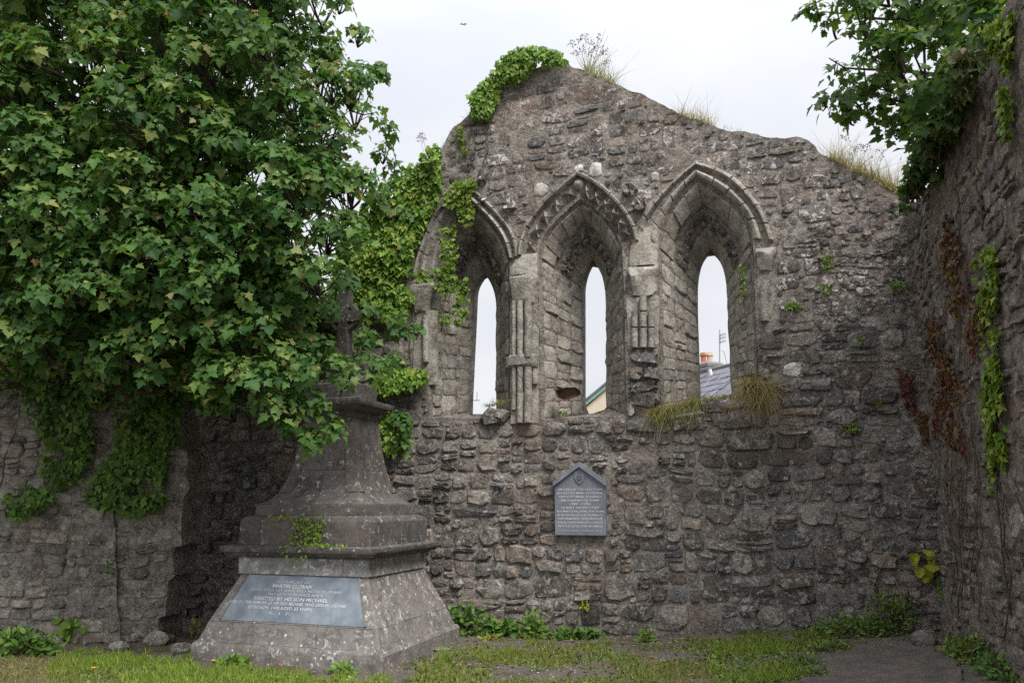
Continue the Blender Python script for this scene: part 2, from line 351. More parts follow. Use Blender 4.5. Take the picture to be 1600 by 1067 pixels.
def stone_geo(f, P, h, rng, sink=.03, inset=.86, tilt=.4):
    n = len(P); c = P.mean(0); g = rng.uniform(-1, 1, 2) * tilt
    def hh(Q, base):
        q = (Q - c) / (np.abs(P - c).max(0) + 1e-6); return base * (1 + q @ g * .7)
    P1 = c + (P - c) * .965; P2 = c + (P - c) * (inset + rng.uniform(-.12, .06, (n, 1)))
    V = np.concatenate([f(P[:, 0], P[:, 1], np.full(n, -sink)), f(P1[:, 0], P1[:, 1], hh(P1, h * .45) * rng.uniform(.5, 1.25, n)),
                        f(P2[:, 0], P2[:, 1], hh(P2, h) * rng.uniform(.6, 1.3, n)), f(c[:1], c[1:], np.array([h * rng.uniform(.9, 1.25)]))])
    F = [(r * n + i, r * n + (i + 1) % n, (r + 1) * n + (i + 1) % n, (r + 1) * n + i) for r in (0, 1) for i in range(n)]
    F += [(2 * n + i, 2 * n + (i + 1) % n, 3 * n) for i in range(n)]
    area = .5 * np.sum(P[:, 0] * np.roll(P[:, 1], -1) - np.roll(P[:, 0], -1) * P[:, 1])
    if area < 0: F = [q[::-1] for q in F]
    return V, F
def fix_out(V, F, nrm):
    return F
def lay_stones(f, cells, parent, name, mats, limit, rng, hfun, allowed, hidden=None, stuffname='rubble', tint=None, gap=.012, jit=.05, warpk=1., n=10, e=(3.5, 11.), smooth=20, scale_px=True):
    """every stone its own object down to the limit, the smallest and the hidden ones joined"""
    S = []
    for r in cells:
        P = warp(rect_poly(r, rng, gap, n, e, jit), k=warpk); ok = allowed(P)
        if not ok.all():
            c = P.mean(0)
            if not allowed(c[None])[0]: continue
            for k in (.85, .7, .55):
                P2 = c + (P - c) * k
                if allowed(P2).all(): P = P2; break
            else: continue
        S.append(P)
    info = []
    for P in S:
        c = P.mean(0); q = f(P[:, 0], P[:, 1], np.zeros(len(P))); u, v, zc = project(q)
        ar = .5 * abs(np.sum(u * np.roll(v, -1) - np.roll(u, -1) * v)); um, vm = u.mean(), v.mean()
        vis = (u.max() > 3) and (u.min() < 1597) and (v.max() > 3) and (v.min() < 1064) and not (hidden and hidden(um, vm))
        info.append((ar if vis else -1, P, c))
    order = sorted(range(len(info)), key=lambda i: -info[i][0]); st = MB(); cnt = 0
    for rank, i in enumerate(order):
        ar, P, c = info[i]; h = hfun(c[0], c[1], rng)
        V, F = stone_geo(f, P, h, rng); t = rng.random() if tint is None else tint(c[0], c[1], rng)
        mat = mats(c[0], c[1]) if callable(mats) else mats
        if ar > 60 and cnt < limit:
            mb = MB(); mb.add(V, F, t); mb.build(name, mat, parent, smooth); cnt += 1
        else: st.add(V, F, t)
    if st.v: tag(st.build(stuffname, mats(0, 0) if callable(mats) else mats, parent, smooth), kind='stuff')
    return S

# hidden behind the crown or the monument: stones there are not counted out one by one
CROWN = [(0, -80), (520, -60), (548, 40), (590, 110), (606, 150), (612, 190), (622, 215), (626, 245), (606, 285), (575, 315), (566, 360), (600, 420), (600, 480), (650, 512), (625, 555), (640, 600), (590, 618), (548, 690), (480, 716), (430, 690), (380, 650), (300, 612), (200, 590), (100, 585), (0, 580)]
MONU = [(297, 1030), (297, 1000), (372, 890), (345, 850), (375, 805), (400, 785), (450, 745), (470, 660), (520, 625), (600, 630), (600, 720), (645, 800), (685, 850), (655, 890), (715, 990), (600, 1048)]
def hidden_px(u, v): return bool(inpoly([u], [v], CROWN)[0] or inpoly([u], [v], MONU)[0])

TH = rad(18); A1 = np.array((math.cos(TH), -math.sin(TH), 0)); N1 = np.array((-math.sin(TH), -math.cos(TH), 0))
GW = Wall(ray_plane(700, 985, (0, 0, 0), Z3), A1, N1, 3, .03)
gsx = GW.pxs
corner_s = GW.px(1478, 987)[0]; CORNER = GW.to3(corner_s, 0, 0)
def gheight(x, y):
    t = np.clip((np.asarray(x) - .2) / 4.6, 0, 1); return .27 * t * t * (3 - 2 * t) + .015 * fbm(np.asarray(x) * 1.7, np.asarray(y) * 1.7, 77, 3)
top_px = [(500, 500), (530, 400), (560, 350), (600, 318), (640, 296), (665, 262), (690, 236), (703, 206), (722, 190), (735, 178), (742, 152), (770, 132), (800, 117), (840, 104), (868, 100), (905, 108), (940, 124), (968, 138), (1003, 150), (1035, 163), (1058, 178), (1085, 187), (1110, 194), (1135, 203), (1170, 207), (1210, 214), (1240, 217), (1262, 219), (1274, 228), (1276, 238), (1300, 250), (1330, 266), (1360, 282), (1400, 302), (1440, 322)]
gtop = smooth(gsx(top_px), 1)
gx0 = GW.px(150, 600)[0]
low_left = [(gx0, 3.1), GW.px(300, 548), GW.px(420, 540), GW.px(470, 520)]
gline = np.array(low_left + gtop.tolist()); gline = resample(gline, 300)
gline[:, 1] += .05 * fbm(gline[:, 0] * 5, gline[:, 0] * 0, 21, 4, .65) ; gline[:, 0] += .02 * fbm(gline[:, 1] * 6, gline[:, 0] * 2, 25, 2)
goutline = [(gx0, -.3)] + gline.tolist() + [(corner_s + .5, gline[-1, 1]), (corner_s + .5, -.3)]
DEP = .8
class Lancet:
    def __init__(s, jl, al, apex, ar, jr, sjl, sal, sapex, sar, sjr, hood):
        def seg(px, d, n): return resample(smooth(GW.pxs(px, d), 2), n)
        s.nj, s.na = 16, 22
        def full(jl, al, ap, ar, jr, d):
            a = seg(jl + [al[0]], d, s.nj); b = seg(al + [ap], d, s.na); c = seg([ap] + ar, d, s.na); e = seg([ar[-1]] + jr, d, s.nj)
            return np.concatenate([a[:-1], b[:-1], c, e[1:]])
        s.C0 = full(jl, al, apex, ar, jr, 0); s.C1 = full(sjl, sal, sapex, sar, sjr, -DEP)
        s.m = len(s.C0); s.ia = s.nj - 1; s.ib = s.ia + s.na - 1; s.ic = s.ib + s.na - 1
        s.L = np.r_[0, np.cumsum(np.linalg.norm(np.diff(s.C0, axis=0), axis=1))]
        s.cen = s.C1.mean(0)
        hl, hap, hr = hood
        s.H = np.concatenate([seg(hl + [hap], 0, s.na)[:-1], seg([hap] + hr, 0, s.na)])
        s.I = s.C0[s.ia:s.ic + 1]
    def pos(s, l, a, h=0.):
        l, a, h = np.broadcast_arrays(np.asarray(l, float), np.asarray(a, float), np.asarray(h, float))
        def S(l, a):
            q0 = np.stack([np.interp(l, s.L, s.C0[:, k]) for k in (0, 1)], -1); q1 = np.stack([np.interp(l, s.L, s.C1[:, k]) for k in (0, 1)], -1)
            aa = np.clip(a, 0, 1)[..., None]; q = q0 * (1 - aa) + q1 * aa; return GW.to3(q[..., 0], q[..., 1], -DEP * a + GW.relief(q[..., 0], q[..., 1]) * (1 - np.clip(a, 0, 1)))
        e = .03; p = S(l, a); n = norm(np.cross(S(np.minimum(l + e, s.L[-1]), a) - S(np.maximum(l - e, 0), a), S(l, a + .03) - S(l, a - .03)))
        ctr = GW.to3(s.cen[0], np.clip(np.interp(l, s.L, s.C0[:, 1]), s.cen[1] - .6, s.cen[1] + .4), -DEP * a)
        sg = np.sign(((ctr - p) * n).sum(-1, keepdims=True)); return p + n * sg * h[..., None]
    def ring(s, t, a, d):
        x = np.linspace(0, 1, len(s.H)); h = np.array([np.interp(t, x, s.H[:, k]) for k in (0, 1)]); i = np.array([np.interp(t, x, s.I[:, k]) for k in (0, 1)])
        q = h * (1 - a) + i * a; return GW.f(q[0], q[1], d)
LAN = [
 Lancet([(670, 652), (668, 560), (666, 480)], [(665, 428), (671, 392), (678, 370), (691, 340), (710, 321)], (729, 309), [(751, 331), (775, 356), (789, 381), (796, 406)], [(797, 440), (797, 540), (797, 655)],
        [(732, 645), (736, 560), (739, 500)], [(741, 455), (744, 444), (750, 434)], (757, 426), [(766, 440), (772, 454), (775, 470)], [(775, 510), (775, 560), (775, 645)],
        ([(648, 430), (654, 405), (667, 362), (682, 330), (706, 304)], (731, 290), [(744, 298), (779, 333), (798, 356), (809, 378), (811, 404)])),
 Lancet([(844, 655), (843, 560), (842, 480)], [(841, 400), (846, 376), (862, 351), (891, 324)], (907, 311), [(932, 327), (946, 341), (963, 364), (972, 386)], [(975, 440), (977, 540), (979, 648)],
        [(911, 648), (911, 540), (911, 500)], [(911, 452), (912, 440), (917, 421)], (926, 406), [(936, 420), (943, 436), (946, 455)], [(947, 500), (947, 560), (947, 636)],
        ([(811, 402), (814, 373), (827, 347), (843, 322), (868, 298)], (903, 270), [(934, 284), (961, 307), (981, 331), (994, 355), (999, 378)])),
 Lancet([(1032, 655), (1030, 540), (1028, 440)], [(1027, 384), (1032, 357), (1044, 329), (1062, 302)], (1088, 275), [(1106, 285), (1130, 301), (1155, 325), (1170, 347), (1176, 374)], [(1178, 420), (1182, 520), (1186, 632)],
        [(1094, 640), (1091, 540), (1089, 490)], [(1089, 445), (1091, 425), (1097, 404)], (1110, 389), [(1124, 402), (1131, 420), (1135, 445)], [(1137, 490), (1140, 560), (1143, 622)],
        ([(999, 355), (1001, 339), (1021, 313), (1060, 274)], (1087, 254), [(1116, 262), (1145, 276), (1166, 295), (1184, 317), (1200, 348), (1209, 378)])),
]
holes = [l.C0.tolist() for l in LAN]
# areas the rubble keeps clear of: openings, rings, piers of dressed stone, brick hole
def hull(l): return np.concatenate([l.C0[:l.ia], l.H, l.C0[l.ic + 1:]]).tolist()
CLEAR = [hull(l) for l in LAN] + [gsx([(794, 398), (843, 398), (843, 660), (794, 660)]), gsx([(976, 380), (1032, 380), (1032, 546), (978, 546)]), gsx([(640, 428), (684, 428), (684, 600), (642, 600)]),
         gsx([(1178, 380), (1214, 380), (1212, 505), (1180, 505)]), gsx([(984, 694), (1028, 694), (1028, 724), (984, 724)]), gsx([(868, 752), (906, 722), (948, 748), (949, 838), (869, 838)])]
WHITE = [(845, 296, 24, 24), (905, 264, 15, 13), (931, 265, 20, 24), (1023, 275, 11, 17), (1088, 232, 20, 22), (789, 250, 14, 9), (1241, 905, 13, 17), (1236, 577, 26, 22)]
for u, v, w, h in WHITE: CLEAR.append(gsx([(u - w / 2, v - h / 2), (u + w / 2, v - h / 2), (u + w / 2, v + h / 2), (u - w / 2, v + h / 2)]))
gin = np.array(goutline)
g_mask = Mask(goutline, CLEAR)
def g_allowed(P): return g_mask(P) & (P[:, 0] < corner_s + .05)
gable = thing('gable_wall', 'ruined grey rubble gable wall with three pointed lancet windows', 'wall', GW.to3(0, 0, 0))
mb = MB()
core_sheet(mb, GW, goutline, holes, .032, .016)
core_sheet(mb, GW, goutline, [l.C1.tolist() for l in LAN], .1, .01, d0=-.95, flip=True)
cap_strip(mb, GW, gline, .95, rise=.02)
mb.build('wall_core', M['mortar'], gable, 60)
rs = np.random.default_rng(5)
def g_h(s, z, rng):
    k = np.clip((z - 3.0) / 2.0, 0, 1); q = rng.random(); return ((1 - k) * (.012 + .034 * q ** 1.4) + k * (.003 + .017 * q * q)) if rng.random() > .05 else .055 - .03 * k
cells = layout(gx0, corner_s + .1, -.15, 7.4, (.15, .54), (.1, .3), rs)
g_mats = lambda s, z: M['stone_up'] if z + .5 * float(vnoise(s * .9, z * .9, 4)) > 3.9 else M['stone_low']
S_g = lay_stones(GW.f, cells, gable, 'stone', g_mats, 292, rs, g_h, g_allowed, hidden_px, gap=.011)
# small packing stones in the gaps left over
occ = np.zeros((900, 900), bool); OX, OZ, OS = gx0, -.2, .012
def mark(P):
    P = np.asarray(P); a = ((P.min(0) - (OX, OZ)) / OS).astype(int) - 1; b = ((P.max(0) - (OX, OZ)) / OS).astype(int) + 2
    a = np.clip(a, 0, 899); b = np.clip(b, 0, 899); ii, jj = np.meshgrid(np.arange(a[0], b[0]), np.arange(a[1], b[1]), indexing='ij')
    occ[ii, jj] |= inpoly(OX + (ii + .5) * OS, OZ + (jj + .5) * OS, P)
for P in S_g: mark(P)
mbp = MB(); k = 0
for _ in range(9000):
    c = np.array((rs.uniform(gx0 + 1, corner_s), rs.uniform(-.1, 6.9))); w = rs.uniform(.018, .07); h = w * rs.uniform(.4, .95)
    P = rect_poly((c[0] - w, c[0] + w, c[1] - h, c[1] + h), rs, 0, 8, (2.2, 4), .14)
    if not g_allowed(P).all(): continue
    i = np.clip(((P - (OX, OZ)) / OS).astype(int), 0, 899); ci = np.clip(((c - (OX, OZ)) / OS).astype(int), 0, 899)
    if occ[i[:, 0], i[:, 1]].any() or occ[ci[0], ci[1]]: continue
    V, F = stone_geo(GW.f, P, rs.uniform(.006, .024), rs); mbp.add(V, F, rs.random()); mark(P); k += 1
tag(mbp.build('packing_stones', M['stone_low'], gable, 42), kind='stuff')
# the pale stones, the carved heads and the brick patch
def single(wall, u, v, w, h, mat, parent, name='stone', hh=.03, label=None, e=(2.4, 4), t=None, n=10, d=0.):
    a = wall.px(u - w / 2, v + h / 2); b = wall.px(u + w / 2, v - h / 2); P = rect_poly((a[0], b[0], a[1], b[1]), rs, 0, n, e, .2)
    mb = MB(); V, F = stone_geo(lambda x, z, q: wall.f(x, z, q + d), P, hh, rs); mb.add(V, F, rs.random() if t is None else t); return tag(mb.build(name, mat, parent, 45), label)
for u, v, w, h in WHITE:
    single(GW, u, v, w, h, M['stone_up'] if (u, v) in ((1088, 232),) else M['white_stone'], gable, 'stone', .012, 'whitened stone' if u != 1088 else None, (3.5, 8), t=.8)
for u, v, w, h in ((756, 278, 15, 22), (797, 322, 20, 24), (985, 300, 24, 24), (1002, 322, 20, 24), (757, 315, 12, 12)):
    single(GW, u, v, w, h, M['stone_up'], gable, 'carved_boss', .11, 'weathered carved boss', (2, 2.4), .35)
for u, v, w, h in ((1000, 703, 26, 11), (1018, 706, 18, 9), (993, 714, 20, 8), (1012, 716, 20, 8), (994, 696, 16, 5), (1017, 697, 20, 5)):
    single(GW, u, v, w, h, M['brick'] if v > 700 else M['stone_low'], gable, 'brick' if v > 700 else 'stone', .02, None, (6, 9), d=-.045)
# ------------------------------------------------------------------ lancet windows
def blk(parent, name, pts_fn, ts, prof, mat, t, smooth=35):
    mb = MB(); n = len(prof); V = []
    for tt in ts: V += [pts_fn(tt, a, d) for a, d in prof]
    F = [(i * n + k, i * n + k + 1, (i + 1) * n + k + 1, (i + 1) * n + k) for i in range(len(ts) - 1) for k in range(n - 1)]
    F += [tuple(range(n)), tuple((len(ts) - 1) * n + k for k in range(n))[::-1]]
    mb.add(V, F, t); return mb.build(name, mat, parent, smooth)
def ring_run(l, w, name, nb, prof, t0=0., t1=1., skip=()):
    cuts = []; half = nb // 2
    for side in (0, 1):
        a, b = (t0, .5) if side == 0 else (.5, t1); c = np.linspace(a, b, half + 1); c[1:-1] += rs.uniform(-.12, .12, half - 1) * (b - a) / half
        cuts += list(zip(c[:-1], c[1:]))
    for i, (a, b) in enumerate(cuts):
        if i in skip: continue
        g = .0035; dd = rs.uniform(-.008, .008); s = rs.uniform(-.003, .003)
        blk(w, name, lambda t, q, d: l.ring(t, q + s + .012 * float(vnoise(t * 40, q * 3 + i, 8)), d + dd + .006 * float(vnoise(t * 60, q * 9, 31))), np.linspace(a + g, b - g, 5), prof, M['dressed'], rs.random())
HOODS = [[(-.03, -.04), (0, .045), (.1, .085), (.24, .07), (.3, .02), (.31, -.05)], [(-.03, -.04), (0, .05), (.08, .1), (.17, .09), (.2, .03), (.21, -.05)], [(-.03, -.04), (0, .04), (.1, .07), (.22, .075), (.3, .03), (.31, -.05)]]
RINGS = [[(.32, -.05), (.33, .012), (.45, -.012), (.55, .01), (.64, .055), (.78, .07), (.92, .045), (.99, .0), (1.02, -.1)],
         [(.22, -.09), (.23, -.045), (.5, -.06), (.8, -.045), (.98, -.03), (1.02, -.12)],
         [(.32, -.05), (.33, .015), (.43, -.02), (.5, -.015), (.6, .04), (.75, .06), (.88, .045), (.99, .0), (1.02, -.1)]]
wins = []
for wi, l in enumerate(LAN):
    mb = MB(); ncol = 9; ls = l.L
    V = []; 
    for k in range(ncol):
        a = k / (ncol - 1); V.append(l.pos(ls, a, .014 * fbm(ls * 6, ls * 0 + a * 7, 13, 3)))
    V.append(np.array([p for p in GW.to3(l.C1[:, 0], l.C1[:, 1], -DEP - .17)])); m = l.m
    mb.add(np.concatenate(V), [(k * m + i, k * m + i + 1, (k + 1) * m + i + 1, (k + 1) * m + i) for k in range(ncol) for i in range(m - 1)], .45)
    fl = []; nr, nc = 9, 9
    for r in range(nr):
        a = r / (nr - 1); p0 = l.C0[0] * (1 - a) + l.C1[0] * a; p1 = l.C0[-1] * (1 - a) + l.C1[-1] * a
        for c in range(nc):
            q = p0 + (p1 - p0) * c / (nc - 1); fl.append(GW.to3(q[0], q[1] + (.03 * float(vnoise(q[0] * 8, a * 6, 3)) - .03 if 0 < c < nc - 1 else 0), -DEP * a + GW.relief(q[0], q[1]) * (1 - a)))
    mb.add(fl, [(r * nc + c, r * nc + c + 1, (r + 1) * nc + c + 1, (r + 1) * nc + c) for r in range(nr - 1) for c in range(nc - 1)], .4)
    w = mb.build('lancet_window', M['mortar'], gable, 50); wins.append(w)
    ring_run(l, w, 'hood_stone', (10, 14, 12)[wi], HOODS[wi])
    ring_run(l, w, 'voussoir', (10, 14, 10)[wi], RINGS[wi])
    Lj, La, Lb, Lc, Le = ls[0], ls[l.ia], ls[l.ib], ls[l.ic], ls[-1]
    # second order of wedge stones on the soffit
    for side, (q0, q1) in enumerate(((La, Lb), (Lb, Lc))):
        n = (5, 5, 4)[wi]; c = np.linspace(q0, q1, n + 1)
        for i in range(n):
            dd = rs.uniform(.015, .04); a1 = rs.uniform(.3, .42); g = .006
            def fn(t, a, d): return l.pos(t, a, d + .005 * float(vnoise(t * 25, a * 30, 2)))
            blk(w, 'soffit_stone', fn, np.linspace(c[i] + g, c[i + 1] - g, 4), [(.07, -.03), (.075, dd * .8), (.1, dd), (a1 - .03, dd), (a1, dd * .5), (a1 + .005, -.03)], M['dressed'], rs.random())
        n = 3; c = np.linspace(q0, q1, n + 1)
        for i in range(n):
            dd = rs.uniform(.012, .025); a0 = rs.uniform(.68, .74)
            blk(w, 'slot_stone', lambda t, a, d: l.pos(t, a, d), np.linspace(c[i] + .006, c[i + 1] - .006, 4), [(a0, -.03), (a0 + .005, dd), (.985, dd * .4), (1.0, 0), (1.01, -.03)], M['dressed'], rs.random())
    fw = lambda p, q, h: l.pos(p, q / DEP, h)
    none = lambda P: np.ones(len(P), bool)
    cells = []
    for q0, q1 in ((La, Lb), (Lb, Lc)): cells += layout(q0 + .03, q1 - .03, .45 * DEP, .68 * DEP, (.12, .25), (.05, .12), rs, False)
    lay_stones(fw, cells, w, 'rubble_stone', M['stone_low'], 60, rs, lambda s, z, r: r.uniform(.01, .06), none, gap=.006, jit=.12, warpk=.15, e=(2.5, 5))
    cells = []
    for q0, q1 in ((Lj + .01, La - .01), (Lc + .01, Le - .01)):
        z = q0
        while z < q1 - .05:
            hh = rs.uniform(.14, .34); hh = min(hh, q1 - z); a0 = rs.uniform(.62, .74)
            cells.append((z, z + hh, a0 * DEP, .985 * DEP)); cells += layout(z, z + hh, .09 * DEP, a0 * DEP, (.12, .34), (.14, .3), rs, False); z += hh
    lay_stones(fw, cells, w, 'jamb_stone', M['dressed'], 70, rs, lambda s, z, r: .002 + .011 * r.random() if r.random() > .15 else .028, none, gap=.004, jit=.035, warpk=.12, e=(8, 22))
    if wi == 1:                                             # dogtooth flowers round the middle arch
        for t in list(np.linspace(.06, .43, 5)) + list(np.linspace(.56, .93, 6)):
            mb = MB(); o = l.ring(t, .6, -.04); e1 = norm(l.ring(t + .01, .6, 0) - l.ring(t - .01, .6, 0)); e2 = norm(np.cross(N1, e1)); r0 = rs.uniform(.098, .112); rot = .78 + rs.uniform(-.15, .15)
            hc = rs.uniform(.12, .15); V = [o + N1 * hc]
            for rr_, hp, hv in ((.5, .115, .06), (1., .06, .0), (.95, -.05, -.05)):
                for k in range(8):
                    a = rot + k * math.pi / 4; pet = k % 2 == 0; r = r0 * rr_ * (1 if pet else .66) * rs.uniform(.82, 1.12)
                    V.append(o + e1 * math.cos(a) * r + e2 * math.sin(a) * r + N1 * ((hp if pet else hv) * rs.uniform(.75, 1.2)))
            mb.add(V, [(0, 1 + k, 1 + (k + 1) % 8) for k in range(8)] + [(1 + q + k, 9 + q + k, 9 + q + (k + 1) % 8, 1 + q + (k + 1) % 8) for q in (0, 8) for k in range(8)], rs.random()); mb.build('dogtooth', M['dressed'], w, 50)
        mb = MB(); o = l.ring(.5, .5, .0); V = []; F = []
        for i in range(5):
            for k in range(8):
                a = i / 4 * math.pi / 2; V.append(o + (A1 * math.cos(k * math.pi / 4) + Z3 * math.sin(k * math.pi / 4)) * .085 * math.cos(a) + N1 * (.1 * math.sin(a) - .01))
        F = [(i * 8 + k, i * 8 + (k + 1) % 8, (i + 1) * 8 + (k + 1) % 8, (i + 1) * 8 + k) for i in range(4) for k in range(8)]
        mb.add(V, F, .3); mb.build('carved_ball', M['dressed'], w, 60)
# ------------------------------------------------------------------ engaged shafts, capitals, piers
def vtube(parent, name, u0, v0, u1, v1, r_px, d, parts=None, t=None, seg=10, rows=10, mat='dressed'):
    a = np.array(GW.px(u0, v0, d)); b = np.array(GW.px(u1, v1, d)); mb = MB(); k = np.linspace(0, 1, rows)[:, None]
    q = a + (b - a) * k; P = GW.to3(q[:, 0] + .004 * vnoise(q[:, 1] * 9, q[:, 0], 3), q[:, 1], d + .004 * vnoise(q[:, 1] * 7, q[:, 0], 6)); r = r_px * .0083
    tube(mb, P, r * (1 + .05 * vnoise(q[:, 1] * 14, q[:, 0], 2)), seg, rs.random() if t is None else t); return mb.build(name, M[mat], parent, 60)
def profile_block(parent, name, rows, mat='dressed', d_back=-.05, seed=1, nseg=9, rough=.012, t=None):
    """half-round carved block: rows of (u0, u1, v, out)"""
    V = []; n = nseg
    for (u0, u1, v, out) in rows:
        s0, z = GW.px(u0, v); s1, _ = GW.px(u1, v); c = (s0 + s1) / 2; hw = (s1 - s0) / 2
        for k in range(n):
            a = math.pi * k / (n - 1); x = c - hw * math.copysign(abs(math.cos(a)) ** .7, math.cos(a)); dd = out * math.sin(a) ** .55 if 0 < k < n - 1 else 0
            V.append(GW.to3(x + rough * float(fbm(x * 13, z * 13, seed, 3)), z + rough * .6 * float(fbm(x * 11, z * 17, seed + 3, 2)), d_back * (k in (0, n - 1)) + dd + rough * 1.6 * float(fbm(x * 15, z * 15, seed + 5, 3))))
    m = len(rows); F = [(i * n + k, (i + 1) * n + k, (i + 1) * n + k + 1, i * n + k + 1) for i in range(m - 1) for k in range(n - 1)]
    F += [tuple(range(n)), tuple((m - 1) * n + k for k in range(n))[::-1]]
    mb = MB(); mb.add(V, F, rs.random() if t is None else t); return mb.build(name, M[mat], parent, 40)
def rows_lerp(top, bot, n):
    return [tuple(a + (b - a) * i / (n - 1) for a, b in zip(top, bot)) for i in range(n)]
col = profile_block(gable, 'clustered_column', rows_lerp((796, 843, 474, .02), (797, 842, 662, .02), 12), 'dressed', seed=4)
for u, r, d, va, vb in ((803, 4.2, .035, 470, 558), (812.5, 5.4, .062, 470, 558), (825, 6.4, .066, 470, 558), (803, 4.2, .035, 574, 640), (812.5, 5.2, .06, 574, 612), (813, 5.6, .058, 613, 660), (825, 6.4, .066, 574, 660), (836, 4.5, .03, 576, 600)):
    vtube(col, 'shaft', u, va, u, vb, r, d)
profile_block(col, 'ring_band', [(795, 841, 556, .06), (795, 841, 559, .095), (795, 841, 572, .098), (796, 841, 576, .06)], seed=8)
profile_block(col, 'capital', [(796, 842, 434, .1), (795, 842, 438, .125), (797, 840, 446, .13), (799, 838, 456, .115), (801, 835, 466, .09), (800, 836, 471, .08), (801, 835, 475, .06)], seed=9, rough=.03)
profile_block(col, 'springer', [(811, 842, 400, .05), (803, 842, 410, .07), (798, 842, 422, .085), (796, 842, 433, .08)], seed=12)
col = profile_block(gable, 'broken_column', rows_lerp((978, 1031, 466, .02), (980, 1031, 546, .02), 6), 'dressed', seed=14)
profile_block(col, 'capital', [(982, 1029, 420, .07), (982, 1030, 426, .095), (984, 1029, 436, .1), (987, 1026, 448, .08), (989, 1024, 458, .06), (991, 1022, 464, .04)], seed=19, rough=.05)
profile_block(col, 'springer', [(1000, 1028, 356, .01), (992, 1028, 372, .025), (985, 1029, 385, .035), (983, 1029, 402, .045), (983, 1029, 418, .05)], seed=22)
for u, r, d in ((992, 5, .05), (1005, 5.5, .065), (1018, 5, .045)):
    for va, vb in ((462, 486), (488, 511), (513, 543)):
        if (u, va) in ((1018, 462), (992, 462)): continue
        vtube(col, 'shaft', u, va, u, vb, r, d, rows=5)
col = profile_block(gable, 'corbel_column', rows_lerp((645, 682, 488, .01), (646, 682, 602, .01), 8), 'dressed', seed=24)
profile_block(col, 'capital', [(641, 684, 446, .09), (641, 684, 452, .12), (643, 680, 458, .12), (646, 674, 470, .085), (648, 670, 484, .06), (650, 668, 488, .04)], seed=29, rough=.03)
vtube(col, 'shaft', 665, 494, 665, 566, 5.5, .04); profile_block(col, 'springer', [(649, 666, 429, .04), (645, 672, 436, .07), (642, 682, 445, .08)], seed=33)
col = profile_block(gable, 'engaged_column', rows_lerp((1182, 1212, 424, .01), (1184, 1212, 506, .01), 6), 'dressed', seed=34)
profile_block(col, 'capital', [(1179, 1214, 392, .08), (1179, 1214, 399, .12), (1182, 1212, 405, .11), (1185, 1208, 414, .08), (1188, 1205, 424, .05)], seed=39, rough=.03)
vtube(col, 'shaft', 1194, 446, 1195, 502, 6, .03)
for u, v, w, h in ((1006, 559, 40, 24), (995, 584, 22, 20), (1018, 584, 22, 20), (1006, 604, 42, 18), (1008, 626, 44, 26), (990, 606, 10, 14)):
    single(GW, u, v, w, h, M['stone_low'], gable, 'stone', .07, None, (5, 9), rs.uniform(.2, .6))
single(GW, 885, 615, 38, 20, M['ironstone'], gable, 'stone', -.12, 'rusty orange stone', (3, 5), d=.0)
for u, v, w, h in ((1125, 636, 66, 20), (1150, 660, 70, 24), (1075, 663, 50, 22), (1110, 632, 30, 15)):
    single(GW, u, v, w, h, M['stone_low'], gable, 'stone', .06, None, (6, 10), rs.uniform(.25, .5))
single(GW, 774, 650, 44, 30, M['stone_low'], gable, 'stone', .1, 'rounded sill boulder', (2.2, 3), .3)

# ------------------------------------------------------------------ side wall on the right
SW = Wall(CORNER, N1, -A1, 51, .07)
sw_px = [(1418, 330), (1440, 316), (1470, 272), (1498, 208), (1520, 150), (1545, 112), (1562, 62), (1578, 0)]
swl = [SW.px(u, v) for u, v in sw_px]; swl = [(max(0., s), z) for s, z in swl]
s_end = 5.6; swl += [(s_end - .5, swl[-1][1] + .4), (s_end, swl[-1][1] + .5)]
swl = resample(swl, 130); swl[:, 1] += .06 * fbm(swl[:, 0] * 6, swl[:, 1] * 3, 61, 3)
swo = [(-.1, -.2), (-.1, float(swl[0, 1]))] + swl.tolist() + [(s_end, -.2)]
side = thing('side_wall', 'tall dark side wall streaked with creeper stems beside the gable', 'wall', SW.to3(0, 0, 0))
mb = MB(); core_sheet(mb, SW, swo, [], .03, .045); cap_strip(mb, SW, swl, .7, rough=.05)
end = [(s_end, -.2), (s_end, float(swl[-1, 1]))]; cap_strip(mb, SW, end, .7)
mb.build('wall_core', M['mortar_right'], side, 60)
cells = layout(0.02, s_end - .05, -.1, 9, (.14, .34), (.08, .2), rs)
lay_stones(SW.f, cells, side, 'stone', M['stone_right'], 290, rs, lambda s, z, r: .002 + .03 * r.random() ** 2.5, Mask(swo), None, gap=.014, jit=.14)

# ------------------------------------------------------------------ broken wall on the left
LY = ray_plane(150, 1003, (0, 0, 0), Z3)[1]
AL = norm(np.array((1, .03, 0))); NL = np.array((AL[1], -AL[0], 0))
LW = Wall((ray_plane(150, 1003, (0, 0, 0), Z3)[0], LY, 0), AL, NL, 71, .05)
lw_px = [(-160, 560), (-60, 575), (0, 582), (60, 588), (140, 600), (200, 606), (262, 615), (276, 650), (280, 700), (291, 704), (292, 770), (284, 774), (286, 850), (271, 855), (273, 900), (262, 904), (260, 960), (246, 965), (245, 1012)]
lwl = resample(LW.pxs(lw_px), 120); lwl[:, 0] += .035 * fbm(lwl[:, 1] * 7, lwl[:, 0], 15, 3); lwl[:, 1] += .03 * fbm(lwl[:, 0] * 6, lwl[:, 1], 18, 3)
lwo = [(float(lwl[0, 0]), -.3)] + lwl.tolist() + [(float(lwl[-1, 0]), -.3)]
lwall = thing('broken_wall', 'broken low stone wall under the maple with a ragged right end', 'wall', LW.to3(0, 0, 0))
mb = MB(); core_sheet(mb, LW, lwo, [], .035, .022); cap_strip(mb, LW, lwl, .75, rows=8, rough=.05)
mb.build('wall_core', M['mortar'], lwall, 60)
